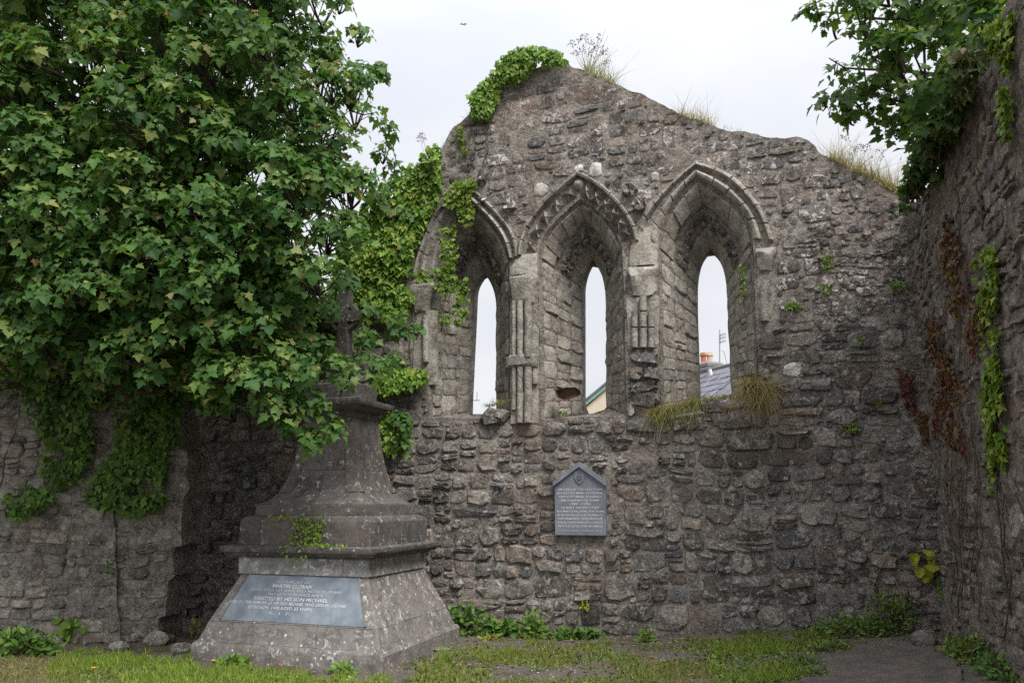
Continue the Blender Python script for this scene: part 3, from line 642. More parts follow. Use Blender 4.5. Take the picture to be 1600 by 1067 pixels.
butt = LW.pxs([(112, 1010), (112, 793), (176, 790), (180, 1010)])
def lw_f(x, z, h):
    return LW.to3(x, z, LW.relief(x, z) + h)
cells = layout(float(lwl[0, 0]), LW.px(292, 800)[0] + .02, -.12, 3.2, (.16, .42), (.09, .22), rs)
lay_stones(lw_f, cells, lwall, 'stone', M['stone_left'], 290, rs, lambda s, z, r: .006 + .036 * r.random() ** 1.6, Mask(lwo), lambda u, v: v < 600, gap=.009, jit=.06)
# shallow buttress that stands proud of the wall
bp = resample(np.array(LW.pxs([(111, 1012), (112, 900), (113, 793), (178, 790), (183, 840), (186, 930), (192, 1012)])), 60); bp = bp + .012 * np.stack([fbm(bp[:, 1] * 9, bp[:, 0], 7, 3), fbm(bp[:, 0] * 9, bp[:, 1], 8, 3)], 1)
mb = MB(); core_sheet(mb, LW, bp.tolist(), [], .03, .02, d0=.05); cap_strip(mb, LW, [tuple(p) for p in bp], .1, rows=3, rough=.0)
V = np.array(mb.v); bt = mb.build('buttress', M['stone_left'], lwall, 60)
cells = layout(bp[:, 0].min(), bp[:, 0].max(), -.1, bp[:, 1].max(), (.16, .34), (.1, .22), rs)
lay_stones(lambda x, z, h: LW.to3(x, z, LW.relief(x, z) + .05 + h), cells, bt, 'stone', M['stone_left'], 60, rs, lambda s, z, r: r.uniform(.008, .03), Mask(bp), None, gap=.01, jit=.07)
# ------------------------------------------------------------------ ground
def ground_mat():
    n = NT('earth and gravel'); P = n
    a = P.noise(1.6, 5, .6); b = P.noise(22, 6, .7); c = P.noise(90, 3, .6)
    col = P.mix(P.map(b, .35, .65), (.085, .072, .06), (.16, .14, .122)); col = P.mix(P.map(c, .5, .68, 0, .7), col, (.27, .25, .225))
    col = P.mix(P.map(a, .5, .62, 0, .7), col, (.07, .075, .03)); col = P.mix(P.map(P.noise(3.4, 4), .52, .66, 0, .55), col, (.13, .095, .06))
    v = P.voro(55); col = P.mix(P.map(v.outputs['Distance'], .0, .16, .5, 0), col, (.3, .28, .26))
    bp = P.bump(b, .9, .03); bp = P.bump(c, .7, .008, bp)
    return n.done(P.bsdf(col, .95, bp, .2))
M['ground'] = ground_mat()
gx = np.concatenate([np.linspace(-150, -9, 14), np.arange(-8.6, 8.6, .07), np.linspace(9, 150, 14)]); gy = np.concatenate([np.linspace(-60, 3.6, 12), np.arange(4, 12, .07), np.linspace(12.4, 200, 14)])
XX, YY = np.meshgrid(gx, gy, indexing='ij'); ZZ = gheight(XX, YY) + .012 * fbm(XX * 6, YY * 6, 31, 3) - np.clip((np.hypot(XX, YY - 8) - 12) / 40, 0, 1) * .5
V = np.stack([XX, YY, ZZ], -1).reshape(-1, 3); nX, nY = XX.shape; I = np.arange(nX * nY).reshape(nX, nY)
F = np.stack([I[:-1, :-1], I[1:, :-1], I[1:, 1:], I[:-1, 1:]], -1).reshape(-1, 4)
tag(build_np('ground', V, F, np.full(len(V), .5), M['ground'], smooth=True), kind='structure')
def g_at(u, v):
    p = ray_plane(u, v, (0, 0, 0), Z3)
    for _ in range(4): p = ray_plane(u, v, (0, 0, float(gheight(p[0], p[1]))), Z3)
    return p
def slab_mat():
    n = NT('worn tarmac slab'); b = n.noise(60, 6, .7); c = n.mix(n.map(b, .35, .65), (.055, .045, .045), (.12, .105, .1)); c = n.mix(n.map(n.noise(5, 7, .7), .42, .62, 0, .8), c, (.15, .125, .1)); c = n.mix(n.map(n.noise(9, 7, .75), .56, .64, 0, .8), c, (.07, .08, .03)); c = n.mix(n.map(n.voro(70).outputs['Distance'], 0, .2, .8, 0), c, (.2, .18, .175))
    return n.done(n.bsdf(c, .9, n.bump(b, .8, .008), .25))
M['slab'] = slab_mat()
sl = np.array([g_at(u, v) for u, v in ((1250, 1085), (1262, 1040), (1290, 1022), (1340, 1015), (1420, 1011), (1470, 1012), (1492, 1026), (1505, 1060), (1515, 1090))])
c0 = sl[:, :2].mean(0); top = []
for k in (1.04, 1.0, .6, .25):
    q = c0 + (resample(np.vstack([sl, sl[:1]])[:, :2], 81)[:-1] - c0) * k; q = q + .05 * np.stack([fbm(q[:, 0] * 5, q[:, 1] * 5, 8, 3), fbm(q[:, 0] * 5, q[:, 1] * 5, 9, 3)], 1); top.append(np.c_[q, gheight(q[:, 0], q[:, 1]) + (.022 if k <= 1 else -.06) + .011 * fbm(q[:, 0] * 8, q[:, 1] * 8, 3, 3)])
V = np.concatenate(top + [np.array([[*c0, float(gheight(*c0)) + .03]])]); n = 80
F = [(r * n + i, r * n + (i + 1) % n, (r + 1) * n + (i + 1) % n, (r + 1) * n + i) for r in range(3) for i in range(n)] + [(3 * n + i, 3 * n + (i + 1) % n, 4 * n) for i in range(n)]
mb = MB(); mb.add(V, F); tag(mb.build('path', M['slab'], None, 40), kind='structure')
# ------------------------------------------------------------------ monument
KD, KX = .93, 1.045; MC = np.array((-2.06, 9.22, 0.)) + N1 * .1 + A1 * .065; 
def ml(x, y, z): return MC + A1 * (x * KX) + N1 * (y * KD) + Z3 * z          # x along the front, y towards the camera side
def course(parent, name, lv, cuts=(), mat=None, t=None, K=8, rough=.004, ch=.012, sub=3):
    """square course through the levels (half width, height), cut into blocks across the front"""
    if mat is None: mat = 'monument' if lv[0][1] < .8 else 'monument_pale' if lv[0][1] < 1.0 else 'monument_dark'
    bmax = max(b for b, z in lv); L = [-1.] + [c for c in cuts] + [1.]; objs = []
    lv2 = []
    for (b0, z0), (b1, z1) in zip(lv[:-1], lv[1:]):
        for k in range(sub): lv2.append((b0 + (b1 - b0) * k / sub, z0 + (z1 - z0) * k / sub))
    lv2.append(lv[-1])
    for x0, x1 in zip(L[:-1], L[1:]):
        g0 = .003 if x0 > -1 else 0; g1 = .003 if x1 < 1 else 0; V = []; tt = rs.random() if t is None else t
        ring0 = []
        e0, e1 = (ch if x0 <= -1 else 0), (ch if x1 >= 1 else 0)
        for b, z in lv2:
            a0, a1 = x0 * b + g0, x1 * b - g1; c = ch
            pts = []
            f = np.linspace(0, 1, K + 1)
            pts += [(a0 + e0 + (a1 - a0 - e0 - e1) * q, b) for q in f] + [(a1, b - (c if e1 else 0) - (2 * b - (c if e1 else 0) * 2) * q) for q in f] + [(a1 - e1 - (a1 - a0 - e0 - e1) * q, -b) for q in f] + [(a0, -b + (c if e0 else 0) + (2 * b - 2 * (c if e0 else 0)) * q) for q in f]
            P = np.array(pts); nz1 = 1 + rough / max(.2, b) * fbm(P[:, 0] * 6 + P[:, 1] * 5.3, np.full(len(P), z * 7) + P[:, 1] * 3, 91, 4)
            V.append(MC + P[:, :1] * KX * nz1[:, None] * A1 + P[:, 1:] * KD * nz1[:, None] * N1 + (z + rough * .5 * fbm(P[:, 0] * 5, P[:, 1] * 5, 95, 3))[:, None] * Z3)
        n = len(V[0]); m = len(lv2); F = [(r * n + i, r * n + (i + 1) % n, (r + 1) * n + (i + 1) % n, (r + 1) * n + i) for r in range(m - 1) for i in range(n)]
        F += [tuple(range(n))[::-1], tuple((m - 1) * n + i for i in range(n))]
        F = [q[::-1] for q in F] if False else F
        mb = MB(); mb.add(np.concatenate(V), F, tt); o = mb.build(name, M[mat], parent, 30); objs.append(o)
    return objs
mon = thing('memorial_monument', 'tall grey tiered stone monument with inscribed slate panel and flared pedestal', 'monument', ml(0, 0, 0))
course(mon, 'base_course', [(1.088, -.12), (1.09, .145), (1.07, .18)], (-.12,), ch=.02)
course(mon, 'lower_slope', [(1.04, .182), (1.03, .205), (.968, .38)], (.33,))
course(mon, 'upper_slope', [(.966, .384), (.745, .865)], (), sub=8)
course(mon, 'frieze', [(.772, .87), (.772, 1.045)], (.1, .62))
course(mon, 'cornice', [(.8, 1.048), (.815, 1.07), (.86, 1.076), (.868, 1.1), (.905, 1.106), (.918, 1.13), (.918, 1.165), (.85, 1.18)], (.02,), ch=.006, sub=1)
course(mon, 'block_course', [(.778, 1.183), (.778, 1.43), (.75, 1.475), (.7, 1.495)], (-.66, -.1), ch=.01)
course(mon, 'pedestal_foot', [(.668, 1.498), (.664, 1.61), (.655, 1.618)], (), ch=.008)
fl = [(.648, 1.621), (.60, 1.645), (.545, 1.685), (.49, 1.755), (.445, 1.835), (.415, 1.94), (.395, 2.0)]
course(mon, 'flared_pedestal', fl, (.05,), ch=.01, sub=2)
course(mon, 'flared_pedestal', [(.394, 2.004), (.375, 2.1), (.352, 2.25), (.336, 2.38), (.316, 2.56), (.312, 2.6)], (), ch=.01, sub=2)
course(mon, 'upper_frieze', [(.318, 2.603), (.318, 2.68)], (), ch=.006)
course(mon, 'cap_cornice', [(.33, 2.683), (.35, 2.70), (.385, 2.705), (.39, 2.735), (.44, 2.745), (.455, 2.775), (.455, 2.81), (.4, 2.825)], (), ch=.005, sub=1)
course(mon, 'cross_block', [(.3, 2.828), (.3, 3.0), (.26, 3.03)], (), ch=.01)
# recessed faces: raised borders on the pedestal corners (front and right faces)
for (sx, sy) in ((1, 0), (0, 1)):
    for lo, hi in ((.55, .98),):
        pass
def border(parent, axis, side, w0, w1):
    """raised strip along a corner of the tapering pedestal"""
    mb = MB(); V = []; lv = [(.49, 1.755), (.445, 1.835), (.415, 1.94), (.394, 2.004), (.375, 2.1), (.352, 2.25), (.336, 2.38), (.318, 2.54)]
    for b, z in lv:
        for o, q in ((0, w0), (.014, w0 + .01), (.014, w1 - .004), (0, w1)):
            x = side * b * q; V.append(ml(x, b + o, z) if axis == 'y' else ml(b + o, x, z))
    F = [(i * 4 + k, i * 4 + k + 1, (i + 1) * 4 + k + 1, (i + 1) * 4 + k) for i in range(len(lv) - 1) for k in range(3)]; F += [(0, 1, 2, 3)[::-1], tuple((len(lv) - 1) * 4 + k for k in range(4))]
    mb.add(V, F, .55); mb.build('corner_strip', M['monument_dark'], parent, 30)
for ax in ('y', 'x'):
    for sd_ in (1, -1): border(mon, ax, sd_, .7, .992)
# inscribed slate let into the sloping front, with a sunk upper edge
def slope(x, k, h=0.):
    """point on the front slope: x across, k up it (0..1), h out of it"""
    z = .384 + k * .481; y = .966 - k * .221; nn = norm(np.array((0, .481, .221))); return ml(x, y + nn[1] * h, z + nn[2] * h)
M['slate'] = (lambda n: n.done(n.bsdf(n.mix(n.map(n.noise(4, 5, .6), .38, .62), (.13, .165, .205), n.mix(n.map(n.noise(40, 5, .7, .3), .6, .66, 0, .8), (.25, .285, .325), (.42, .43, .42))), n.map(n.noise(7, 4), .3, .7, .32, .55), n.bump(n.noise(30, 6), .12, .004), .5)))(NT('polished slate'))
M['plaque'] = (lambda n: n.done(n.bsdf(n.mix(n.map(n.noise(6, 5, .6), .35, .65), (.15, .168, .2), (.23, .252, .29)), .55, n.bump(n.noise(50, 6), .1, .003), .4)))(NT('plaque slate'))
M['letter'] = plain_mat('white lettering', (.56, .57, .58), .85, .45, 60)
M['letter_dim'] = plain_mat('faded lettering', (.42, .44, .45), .8, .35, 60)
def xr(k): return .966 - k * .221
K0, K1 = .03, .985; mb = MB(); V = []
lv = [(K0, -.85, .87), (.5, -.87, .87), (.9, -.88, .88), (K1 - .0, -.86, .86)]
for k, a, b in lv:
    for q in np.linspace(a, b * 1.0, 9): V.append(slope(xr(k) * q, k, .006))
n = 9; F = [(i * n + j, i * n + j + 1, (i + 1) * n + j + 1, (i + 1) * n + j) for i in range(3) for j in range(8)]
mb.add(V, F, .5); pan = mb.build('inscription_panel', M['slate'], mon, 30)
for (ka, xa, kb, xb) in ((K0, -.862, K1, -.885), (K0, .882, K1, .885)):        # raised side fillets
    mb = MB(); V = []
    for k, x in ((ka, xa), (kb, xb)):
        for o, h in ((-.012, 0), (-.01, .016), (.01, .016), (.012, 0)): V.append(slope(xr(k) * x + o, k, h))
    mb.add(V, [(i, i + 1, i + 5, i + 4) for i in range(3)] + [(3, 2, 1, 0), (4, 5, 6, 7)], .5); mb.build('side_fillet', M['monument'], mon, 30)
mb = MB(); V = [slope(xr(.98) * x, .985, h) for x in (-.9, .83) for h in (0, .03)] + [slope(xr(.98) * x, 1.0, h) for x in (-.9, .83) for h in (0, .03)]
def text_line(parent, txt, org, ux, uy, un, size, width=None, mat='letter', name='lettering', ext=.0008):
    c = bpy.data.curves.new(name, 'FONT'); c.body = txt; c.align_x = 'CENTER'; c.align_y = 'CENTER'; c.size = 1.; c.extrude = ext / size; c.resolution_u = 2; c.offset = .014
    o = bpy.data.objects.new(name, c); COL.objects.link(o); o.parent = parent
    bpy.context.view_layer.update(); w = max(.01, o.dimensions.x); kx = size if width is None else width / w
    m = Matrix.Identity(4)
    for i in range(3): m[i][0] = ux[i] * kx; m[i][1] = uy[i] * size; m[i][2] = un[i] * size; m[i][3] = org[i]
    me = bpy.data.meshes.new_from_object(o.evaluated_get(bpy.context.evaluated_depsgraph_get())); bpy.data.objects.remove(o)
    me.transform(m); me.materials.clear(); me.materials.append(M[mat]); o = bpy.data.objects.new(name, me); COL.objects.link(o); o.parent = parent
    if parent in BASE: o.location = -BASE[parent]
    return tag(o, kind='stuff')
su = norm(slope(0, 1) - slope(0, 0)); sn = norm(np.cross(A1, su)); LEN = np.linalg.norm(slope(0, 1) - slope(0, 0))
for k, cx, size, wd, txt, m_ in ((.84, -.02, .042, .42, 'IN MEMORY OF', 'letter_dim'), (.755, -.02, .056, .48, 'MARTIN CLORAN', 'letter'), (.665, .03, .04, 1.12, 'WHO DIED 1ST JUNE 1882 AGED 73 YEARS', 'letter_dim'), (.585, .04, .04, .66, 'MAY HE REST IN PEACE AMEN', 'letter_dim'),
                                (.49, .0, .052, .9, 'ERECTED BY HIS SON MICHAEL', 'letter'), (.40, -.03, .046, 1.42, 'AND TO THE MEMORY OF HIS SON MICHAEL WHO DIED IN GALWAY', 'letter'), (.305, -.1, .046, .78, '15TH NOV. 1902 AGED 33 YEARS', 'letter'), (.2, -.08, .046, .26, 'R.  I.  P.', 'letter_dim')):
    text_line(pan, txt, slope(cx - .06, k, .0095) - np.array(mon.location) * 0, A1, su, sn, size, wd, m_)
# celtic cross on top, its face towards the front
def slab_poly(parent, name, pts, z0, y, th, t=.5, cut=None):
    n = len(pts); V = [ml(x, y + th, z) for x, z in pts] + [ml(x, y - th, z) for x, z in pts]; mb = MB()
    mb.add(V, [tuple(range(n))[::-1], tuple(range(n, 2 * n))] + [(i, (i + 1) % n, n + (i + 1) % n, n + i) for i in range(n)], t); return mb.build(name, M['monument_dark'], parent, 30)
cz = 3.86
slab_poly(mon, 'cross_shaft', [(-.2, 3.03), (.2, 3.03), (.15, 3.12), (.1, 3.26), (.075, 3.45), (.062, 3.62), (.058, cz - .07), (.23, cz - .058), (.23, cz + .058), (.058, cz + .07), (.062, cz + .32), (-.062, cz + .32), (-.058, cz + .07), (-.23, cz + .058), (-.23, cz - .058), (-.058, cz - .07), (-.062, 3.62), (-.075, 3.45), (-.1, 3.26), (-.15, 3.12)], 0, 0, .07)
mb = MB(); V = []; nr = 40
for i in range(nr):
    a = 2 * math.pi * i / nr
    for r, y in ((.135, .05), (.18, .05), (.18, -.05), (.135, -.05)): V.append(ml(r * math.cos(a), y, cz + r * math.sin(a)))
mb.add(V, [(i * 4 + k, i * 4 + (k + 1) % 4, ((i + 1) % nr) * 4 + (k + 1) % 4, ((i + 1) % nr) * 4 + k) for i in range(nr) for k in range(4)], .5); mb.build('cross_ring', M['monument_dark'], mon, 30)
# ------------------------------------------------------------------ slate plaque on the gable
p0 = np.array(GW.px(870, 837)); p1 = np.array(GW.px(949, 834)); eL = np.array(GW.px(870, 757)); eR = np.array(GW.px(946, 750)); ap = np.array(GW.px(906, 722))
sx0, sx1, zb, ze, za, sm = p0[0], p1[0], (p0[1] + p1[1]) / 2, (eL[1] + eR[1]) / 2, ap[1], (p0[0] + p1[0]) / 2
plq = thing('memorial_plaque', 'gabled blue grey slate plaque with white lettering fixed below the middle window', 'plaque', GW.to3(sm, zb, 0))
def plate(parent, name, pts, d0, d1, mat, t=.5):
    n = len(pts); V = [GW.to3(x, z, d1) for x, z in pts] + [GW.to3(x, z, d0) for x, z in pts]; mb = MB()
    mb.add(V, [tuple(range(n)), tuple(range(n, 2 * n))[::-1], *[(i, n + i, n + (i + 1) % n, (i + 1) % n) for i in range(n)]], t); return mb.build(name, M[mat], parent)
hw = (sx1 - sx0) / 2
tab = plate(plq, 'slab', [(sx0, zb), (sx1, zb), (sx1, ze), (sm, za - .04), (sx0, ze)], -.03, .075, 'plaque')
for s in (-1, 1):
    e = sm + s * (hw + .018)
    pts = [(sm, za), (sm, za - .062), (e, ze - .052), (e, ze + .012)]
    plate(plq, 'raking_moulding', pts[::-1] if s > 0 else pts, .05, .115, 'plaque'); 
    x = sm + s * (hw - .012); pts = [(x - .012, zb), (x + .012, zb), (x + .012, ze - .05), (x - .012, ze - .05)]; plate(plq, 'side_strip', pts, .07, .081, 'plaque')
H = ze - zb; rowsz = np.linspace(.86, .165, 11)
for txt, k, wd in zip(('ERECTED BY THE OLD TUAM', 'SOCIETY TO MARK THE BURIAL', 'PLACE OF MARK KEARNEY', 'ARCHBISHOP OF TUAM', '1749 - 1794.', 'HE BUILT THE FIRST POST', 'REFORMATION CHURCH IN TUAM', 'IN OTHERIAN 1813 OR ON MAIN ST.', 'THIS MEMORIAL WAS UNVEILED', 'ON SUNDAY MAR 24TH 1979 BY', 'MGR T DOLAN, STEPHEN WARD'), rowsz, (.9, .95, .86, .78, .42, .78, .95, .95, .94, .92, .9)):
    text_line(tab, txt, GW.to3(sm, zb + H * k, .078), A1, Z3, N1, .036, hw * 2 * wd * .97, 'letter')
text_line(tab, 'JOHN COEN - TUBBERMORE', GW.to3(sm, zb + H * .075, .078), A1, Z3, N1, .028, hw * 1.5, 'letter_dim')
mb = MB(); cz_ = ze + .06; sh = [(-.075, .085), (.075, .085), (.075, .0), (.05, -.055), (0, -.095), (-.05, -.055), (-.075, 0)]
plate(plq, 'shield', [(sm + x * .9, cz_ + z * .9) for x, z in sh][::-1], .07, .088, 'plaque'); 
mb = MB(); V = []
for i in range(20):
    a = 2 * math.pi * i / 20
    for r, d in ((.026, .088), (.031, .098), (.037, .088)): V.append(GW.to3(sm + r * math.cos(a), cz_ + r * math.sin(a), d))
mb.add(V, [(i * 3 + k, i * 3 + k + 1, ((i + 1) % 20) * 3 + k + 1, ((i + 1) % 20) * 3 + k) for i in range(20) for k in range(2)], .5)
for a in (.5, 1.57, 2.64, 3.7, 4.71, 5.76): tube(mb, [GW.to3(sm, cz_, .092), GW.to3(sm + .03 * math.cos(a), cz_ + .03 * math.sin(a), .092)], .005, 5)
tube(mb, [GW.to3(sm - .02, cz_ + .055, .09), GW.to3(sm, cz_ + .07, .092), GW.to3(sm + .02, cz_ + .055, .09)], .006, 5)
mb.build('crest', M['plaque'], plq)
# ------------------------------------------------------------------ houses beyond the wall, seen through the lancets
M['cream'] = plain_mat('cream render', (.62, .54, .42), .85, .06, 3); M['white_render'] = plain_mat('white render', (.72, .69, .64), .85, .06, 3); M['green_paint'] = plain_mat('green bargeboard', (.2, .33, .27), .6, .1)
M['roofslate'] = (lambda n: n.done(n.bsdf(n.mix(1, n.mix(n.map(n.noise(3, 5), .4, .7), (.12, .12, .15), (.2, .195, .23)), n.gray(n.map(n.attr(), 0, 1, .7, 1.25)), 'MULTIPLY'), .5, None, .4)))(NT('roof slate'))
M['terracotta'] = plain_mat('terracotta', (.42, .15, .08), .8, .15, 6); M['buff'] = plain_mat('buff clay', (.6, .47, .3), .8, .1, 6); M['cement'] = plain_mat('cement', (.2, .19, .18), .9, .3, 6, bump=.3); M['metal'] = plain_mat('grey metal', (.35, .36, .38), .5, .1); M['white_paint'] = plain_mat('white paint', (.75, .75, .75), .6, .05)
def prism(parent, name, poly_xz, Yf, depth, mat, t=.5):
    n = len(poly_xz); V = [(x, Yf, z) for x, z in poly_xz] + [(x, Yf + depth, z) for x, z in poly_xz]; mb = MB()
    mb.add(V, [tuple(range(n)), tuple(range(n, 2 * n))[::-1], *[(i, n + i, n + (i + 1) % n, (i + 1) % n) for i in range(n)]], t); return mb.build(name, M[mat], parent)
# cream gable-ended house behind the middle window
YB = 26.; a = at_y(905, 634, YB); b = at_y(950, 597, YB); sl_ = (b[2] - a[2]) / (b[0] - a[0]); xe = a[0] - 1.2; ze_ = a[2] - 1.2 * sl_; xp = b[0] + .9; zp = b[2] + .9 * sl_
h1 = thing('cream_house', 'cream gabled house with green bargeboard seen through the middle lancet', 'house', (xp, YB, 0))
prism(h1, 'wall', [(xe + .2, -.5), (2 * xp - xe - .2, -.5), (2 * xp - xe - .2, ze_ - .1), (xp, zp - .15), (xe + .2, ze_ - .1)], YB + .05, 8, 'cream')
for s in (-1, 1):
    e = xp + s * (xp - xe); pts = [(e, ze_ - .17), (xp, zp - .17), (xp, zp), (e, ze_)]; prism(h1, 'bargeboard', pts if s < 0 else pts[::-1], YB - .06, .1, 'green_paint')
    pts = [(e, ze_ + .0), (xp, zp + .0), (xp, zp + .07), (e, ze_ + .07)]; prism(h1, 'roof', pts if s < 0 else pts[::-1], YB - .12, 8.3, 'roofslate')
# slated house with chimney behind the right window
YR = 24.; r0 = at_y(1085, 588, YR + 2.5); r1 = at_y(1150, 566, YR + .6)
h2 = thing('slate_house', 'slate roofed house with two pot chimney seen through the right lancet', 'house', (r0[0], YR, 0))
rd = r1 - r0; rdh = norm(np.array((rd[0], rd[1], 0))); dn = norm(np.array((-.0 + rdh[1], -rdh[0], 0)))       # ridge direction and the way the roof falls (towards the camera)
if dn[1] > 0: dn = -dn
zr = (r0[2] + r1[2]) / 2; RO = r0.copy(); RO[2] = zr; 
ra = RO - rdh * 3.0; LR, LS, DR = 9.0, 3.4, 2.7
rdir = norm(rdh + np.array((0, 0, (r1[2] - r0[2]) / np.linalg.norm(rd[:2])))) if False else rdh
def roofp(x, q, h=0.): return ra + rdir * x + (dn * LS * q) - Z3 * DR * q + norm(np.cross(rdir, dn * LS - Z3 * DR)) * (h if np.cross(rdir, dn * LS - Z3 * DR)[2] > 0 else -h)
mb = MB(); mb.add([roofp(0, 0), roofp(LR, 0), roofp(LR, 1), roofp(0, 1), ra + rdir * LR - dn * LS - Z3 * DR, ra - dn * LS - Z3 * DR], [(0, 3, 2, 1), (0, 1, 4, 5)], .4); rf = mb.build('roof', M['roofslate'], h2)
rr = np.random.default_rng(3); 
for r in range(9):
    for c in range(17):
        x = 1.6 + (c + .5 * (r % 2)) * .25; q0 = r * .085; w = .122; l = .11; mb = MB(); j = rr.uniform(-.008, .008)
        V = [roofp(x - w, q0, .012), roofp(x + w, q0, .012), roofp(x + w, q0 + l, .03 + j), roofp(x - w, q0 + l, .03 + j)]; V += [roofp(x - w, q0 + l, .008), roofp(x + w, q0 + l, .008)]
        mb.add(V, [(0, 3, 2, 1), (3, 4, 5, 2)], float(rr.random())); mb.build('slate', M['roofslate'], rf)
mb = MB(); tube(mb, [roofp(0, 0, .03), roofp(LR, 0, .03)], .07, 8, .3); mb.build('ridge', M['cement'], rf)
mb = MB(); v4 = [roofp(.2, .95), roofp(LR - .2, .95)]; 
wl_ = [v4[0], v4[1], v4[1] * (1, 1, 0) + (0, 0, -.5), v4[0] * (1, 1, 0) + (0, 0, -.5)]; o5 = -dn * LS * 1.9
mb.add([*wl_, *[p + o5 for p in wl_]], [(0, 3, 2, 1), (4, 5, 6, 7), (0, 4, 7, 3), (1, 2, 6, 5)], .5); mb.build('wall', M['white_render'], h2)
cc = at_y(1102, 590, YR + 2.4); ct = at_y(1102, 577, YR + 2.4); wch = .55
mb = MB(); box(mb, (cc[0], cc[1], (cc[2] + ct[2]) / 2 - .5), rdh, dn, Z3, wch, .32, (ct[2] - cc[2]) / 2 + .5); ch_ = mb.build('chimney', M['white_render'], h2)
mb = MB(); V = []
for z, w, d in ((ct[2], .5, .33), (ct[2], .62, .4), (ct[2] + .1, .62, .4), (ct[2] + .2, .45, .28)):
    for sx, sy in ((-1, -1), (1, -1), (1, 1), (-1, 1)): V.append(np.array((cc[0], cc[1], z)) + rdh * sx * w + dn * sy * d)
mb.add(V, [(r * 4 + i, r * 4 + (i + 1) % 4, (r + 1) * 4 + (i + 1) % 4, (r + 1) * 4 + i) for r in range(3) for i in range(4)] + [(12, 13, 14, 15)], .5); mb.build('chimney_cap', M['cement'], ch_)
for u, m_ in ((1099.5, 'terracotta'), (1109.5, 'buff')):
    p = at_y(u, 570, YR + 2.4); z0 = ct[2] + .15; pr = [(.11, 0), (.12, .03), (.11, .05), (.095, .1), (.095, .3), (.12, .32), (.12, .37), (.1, .39), (.1, .43), (.07, .43), (.07, .3)]
    mb = MB(); V = [(p[0] + r * math.cos(k * math.pi / 6), p[1] + r * math.sin(k * math.pi / 6), z0 + z) for r, z in pr for k in range(12)]
    mb.add(V, [(i * 12 + k, i * 12 + (k + 1) % 12, (i + 1) * 12 + (k + 1) % 12, (i + 1) * 12 + k) for i in range(len(pr) - 1) for k in range(12)], .5); mb.build('chimney_pot', M[m_], ch_, 40, None); 
p0_ = at_y(1109, 577, YR + 1.2); p1_ = at_y(1113, 594, YR + 1.2); mb = MB(); tube(mb, [p0_, p1_], .06, 8); mb.build('vent_pipe', M['white_paint'], h2)
p0_ = at_y(1124.5, 584, YR + 2); p1_ = at_y(1124.5, 515, YR + 2); mb = MB(); tube(mb, [p0_, p1_], .022, 6)
for v, w in ((524, .16), (529, .2), (535, .14)):
    q = at_y(1124.5, v, YR + 2); tube(mb, [q + rdh * -.05, q + rdh * .3], .012, 5)
    for x in np.linspace(.05, .3, 4): tube(mb, [q + rdh * x - Z3 * w * .35 , q + rdh * x + Z3 * w * .35], .009, 4)
mb.build('television_aerial', M['metal'], h2)
p0_ = at_y(1139, 580, YR + 2); p1_ = at_y(1131, 549, YR + 2); mb = MB(); tube(mb, [p0_, p1_, p1_ + np.array((-.08, 0, .02))], .012, 5); mb.build('stay_wire', M['metal'], h2)
# far pole in the foot of the left lancet
pp = at_y(737.5, 650, 30.); pq = at_y(737.5, 622, 30.); up_ = thing('utility_pole', 'thin grey pole with crossbar at the foot of the left lancet', 'pole', (pp[0], 30, 0))
mb = MB(); tube(mb, [(pp[0], 30, -.3), pq], .05, 6); mb.build('post', M['metal'], up_); mb = MB(); tube(mb, [pq + (-.05, 0, -.08), pq + (.3, 0, -.08)], .03, 5); tube(mb, [pq + (.2, 0, -.08), pq + (.2, 0, .25)], .02, 5); mb.build('crossbar', M['metal'], up_)
# ------------------------------------------------------------------ leaves
def sym(half, mid):
    """leaf from the right half outline (base to tip) and midrib points"""
    V = [(0, 0, 0)] + [(x, y, 0) for x, y in half[1:-1]]; nR = len(half) - 2
    V += [(-x, y, 0) for x, y in half[1:-1]]; tip = len(V); V.append((half[-1][0], half[-1][1], 0)); ms = []
    for y in mid: ms.append(len(V)); V.append((0, y, 0))
    V = np.array(V, float); F = []
    rail = [0] + ms + [tip]; ry = [V[i, 1] for i in rail]
    for side in (0, 1):
        out = [0] + list(range(1 + side * nR, 1 + side * nR + nR)) + [tip]
        i = j = 0
        while i < len(out) - 1 or j < len(rail) - 1:      # zip outline and midrib
            if j == len(rail) - 1 or (i < len(out) - 1 and V[out[i + 1], 1] * .9 <= V[rail[j + 1], 1] + .12): a = (out[i], out[i + 1], rail[j]); i += 1
            else: a = (out[i], rail[j + 1], rail[j]); j += 1
            if len(set(a)) == 3: F.append(a if side == 0 else a[::-1])
    V[:, 2] = .16 * np.abs(V[:, 0]) - .22 * V[:, 1] ** 2 + .03
    return V, np.array(F)
MAPLE = sym([(0, 0), (.16, -.1), (.38, -.1), (.38, .02), (.27, .12), (.48, .13), (.55, .25), (.68, .38), (.48, .41), (.3, .44), (.34, .58), (.24, .68), (.2, .78), (.08, .86), (0, 1.04)], [.25, .5, .75])
IVY = sym([(0, 0), (.3, -.12), (.4, .1), (.52, .32), (.28, .45), (.2, .7), (0, 1.)], [.4])
OVAL = sym([(0, 0), (.2, .18), (.26, .45), (.16, .78), (0, 1.)], [.45])
CLOVER = sym([(0, 0), (.36, .2), (.42, .6), (.2, .95), (0, 1.)], [.5])
BLADE = (np.array([(-.05, 0, 0), (.05, 0, 0), (.04, .45, .06), (-.04, .45, .06), (.0, 1., .32)]), np.array([(0, 1, 2), (0, 2, 3), (3, 2, 4)]))
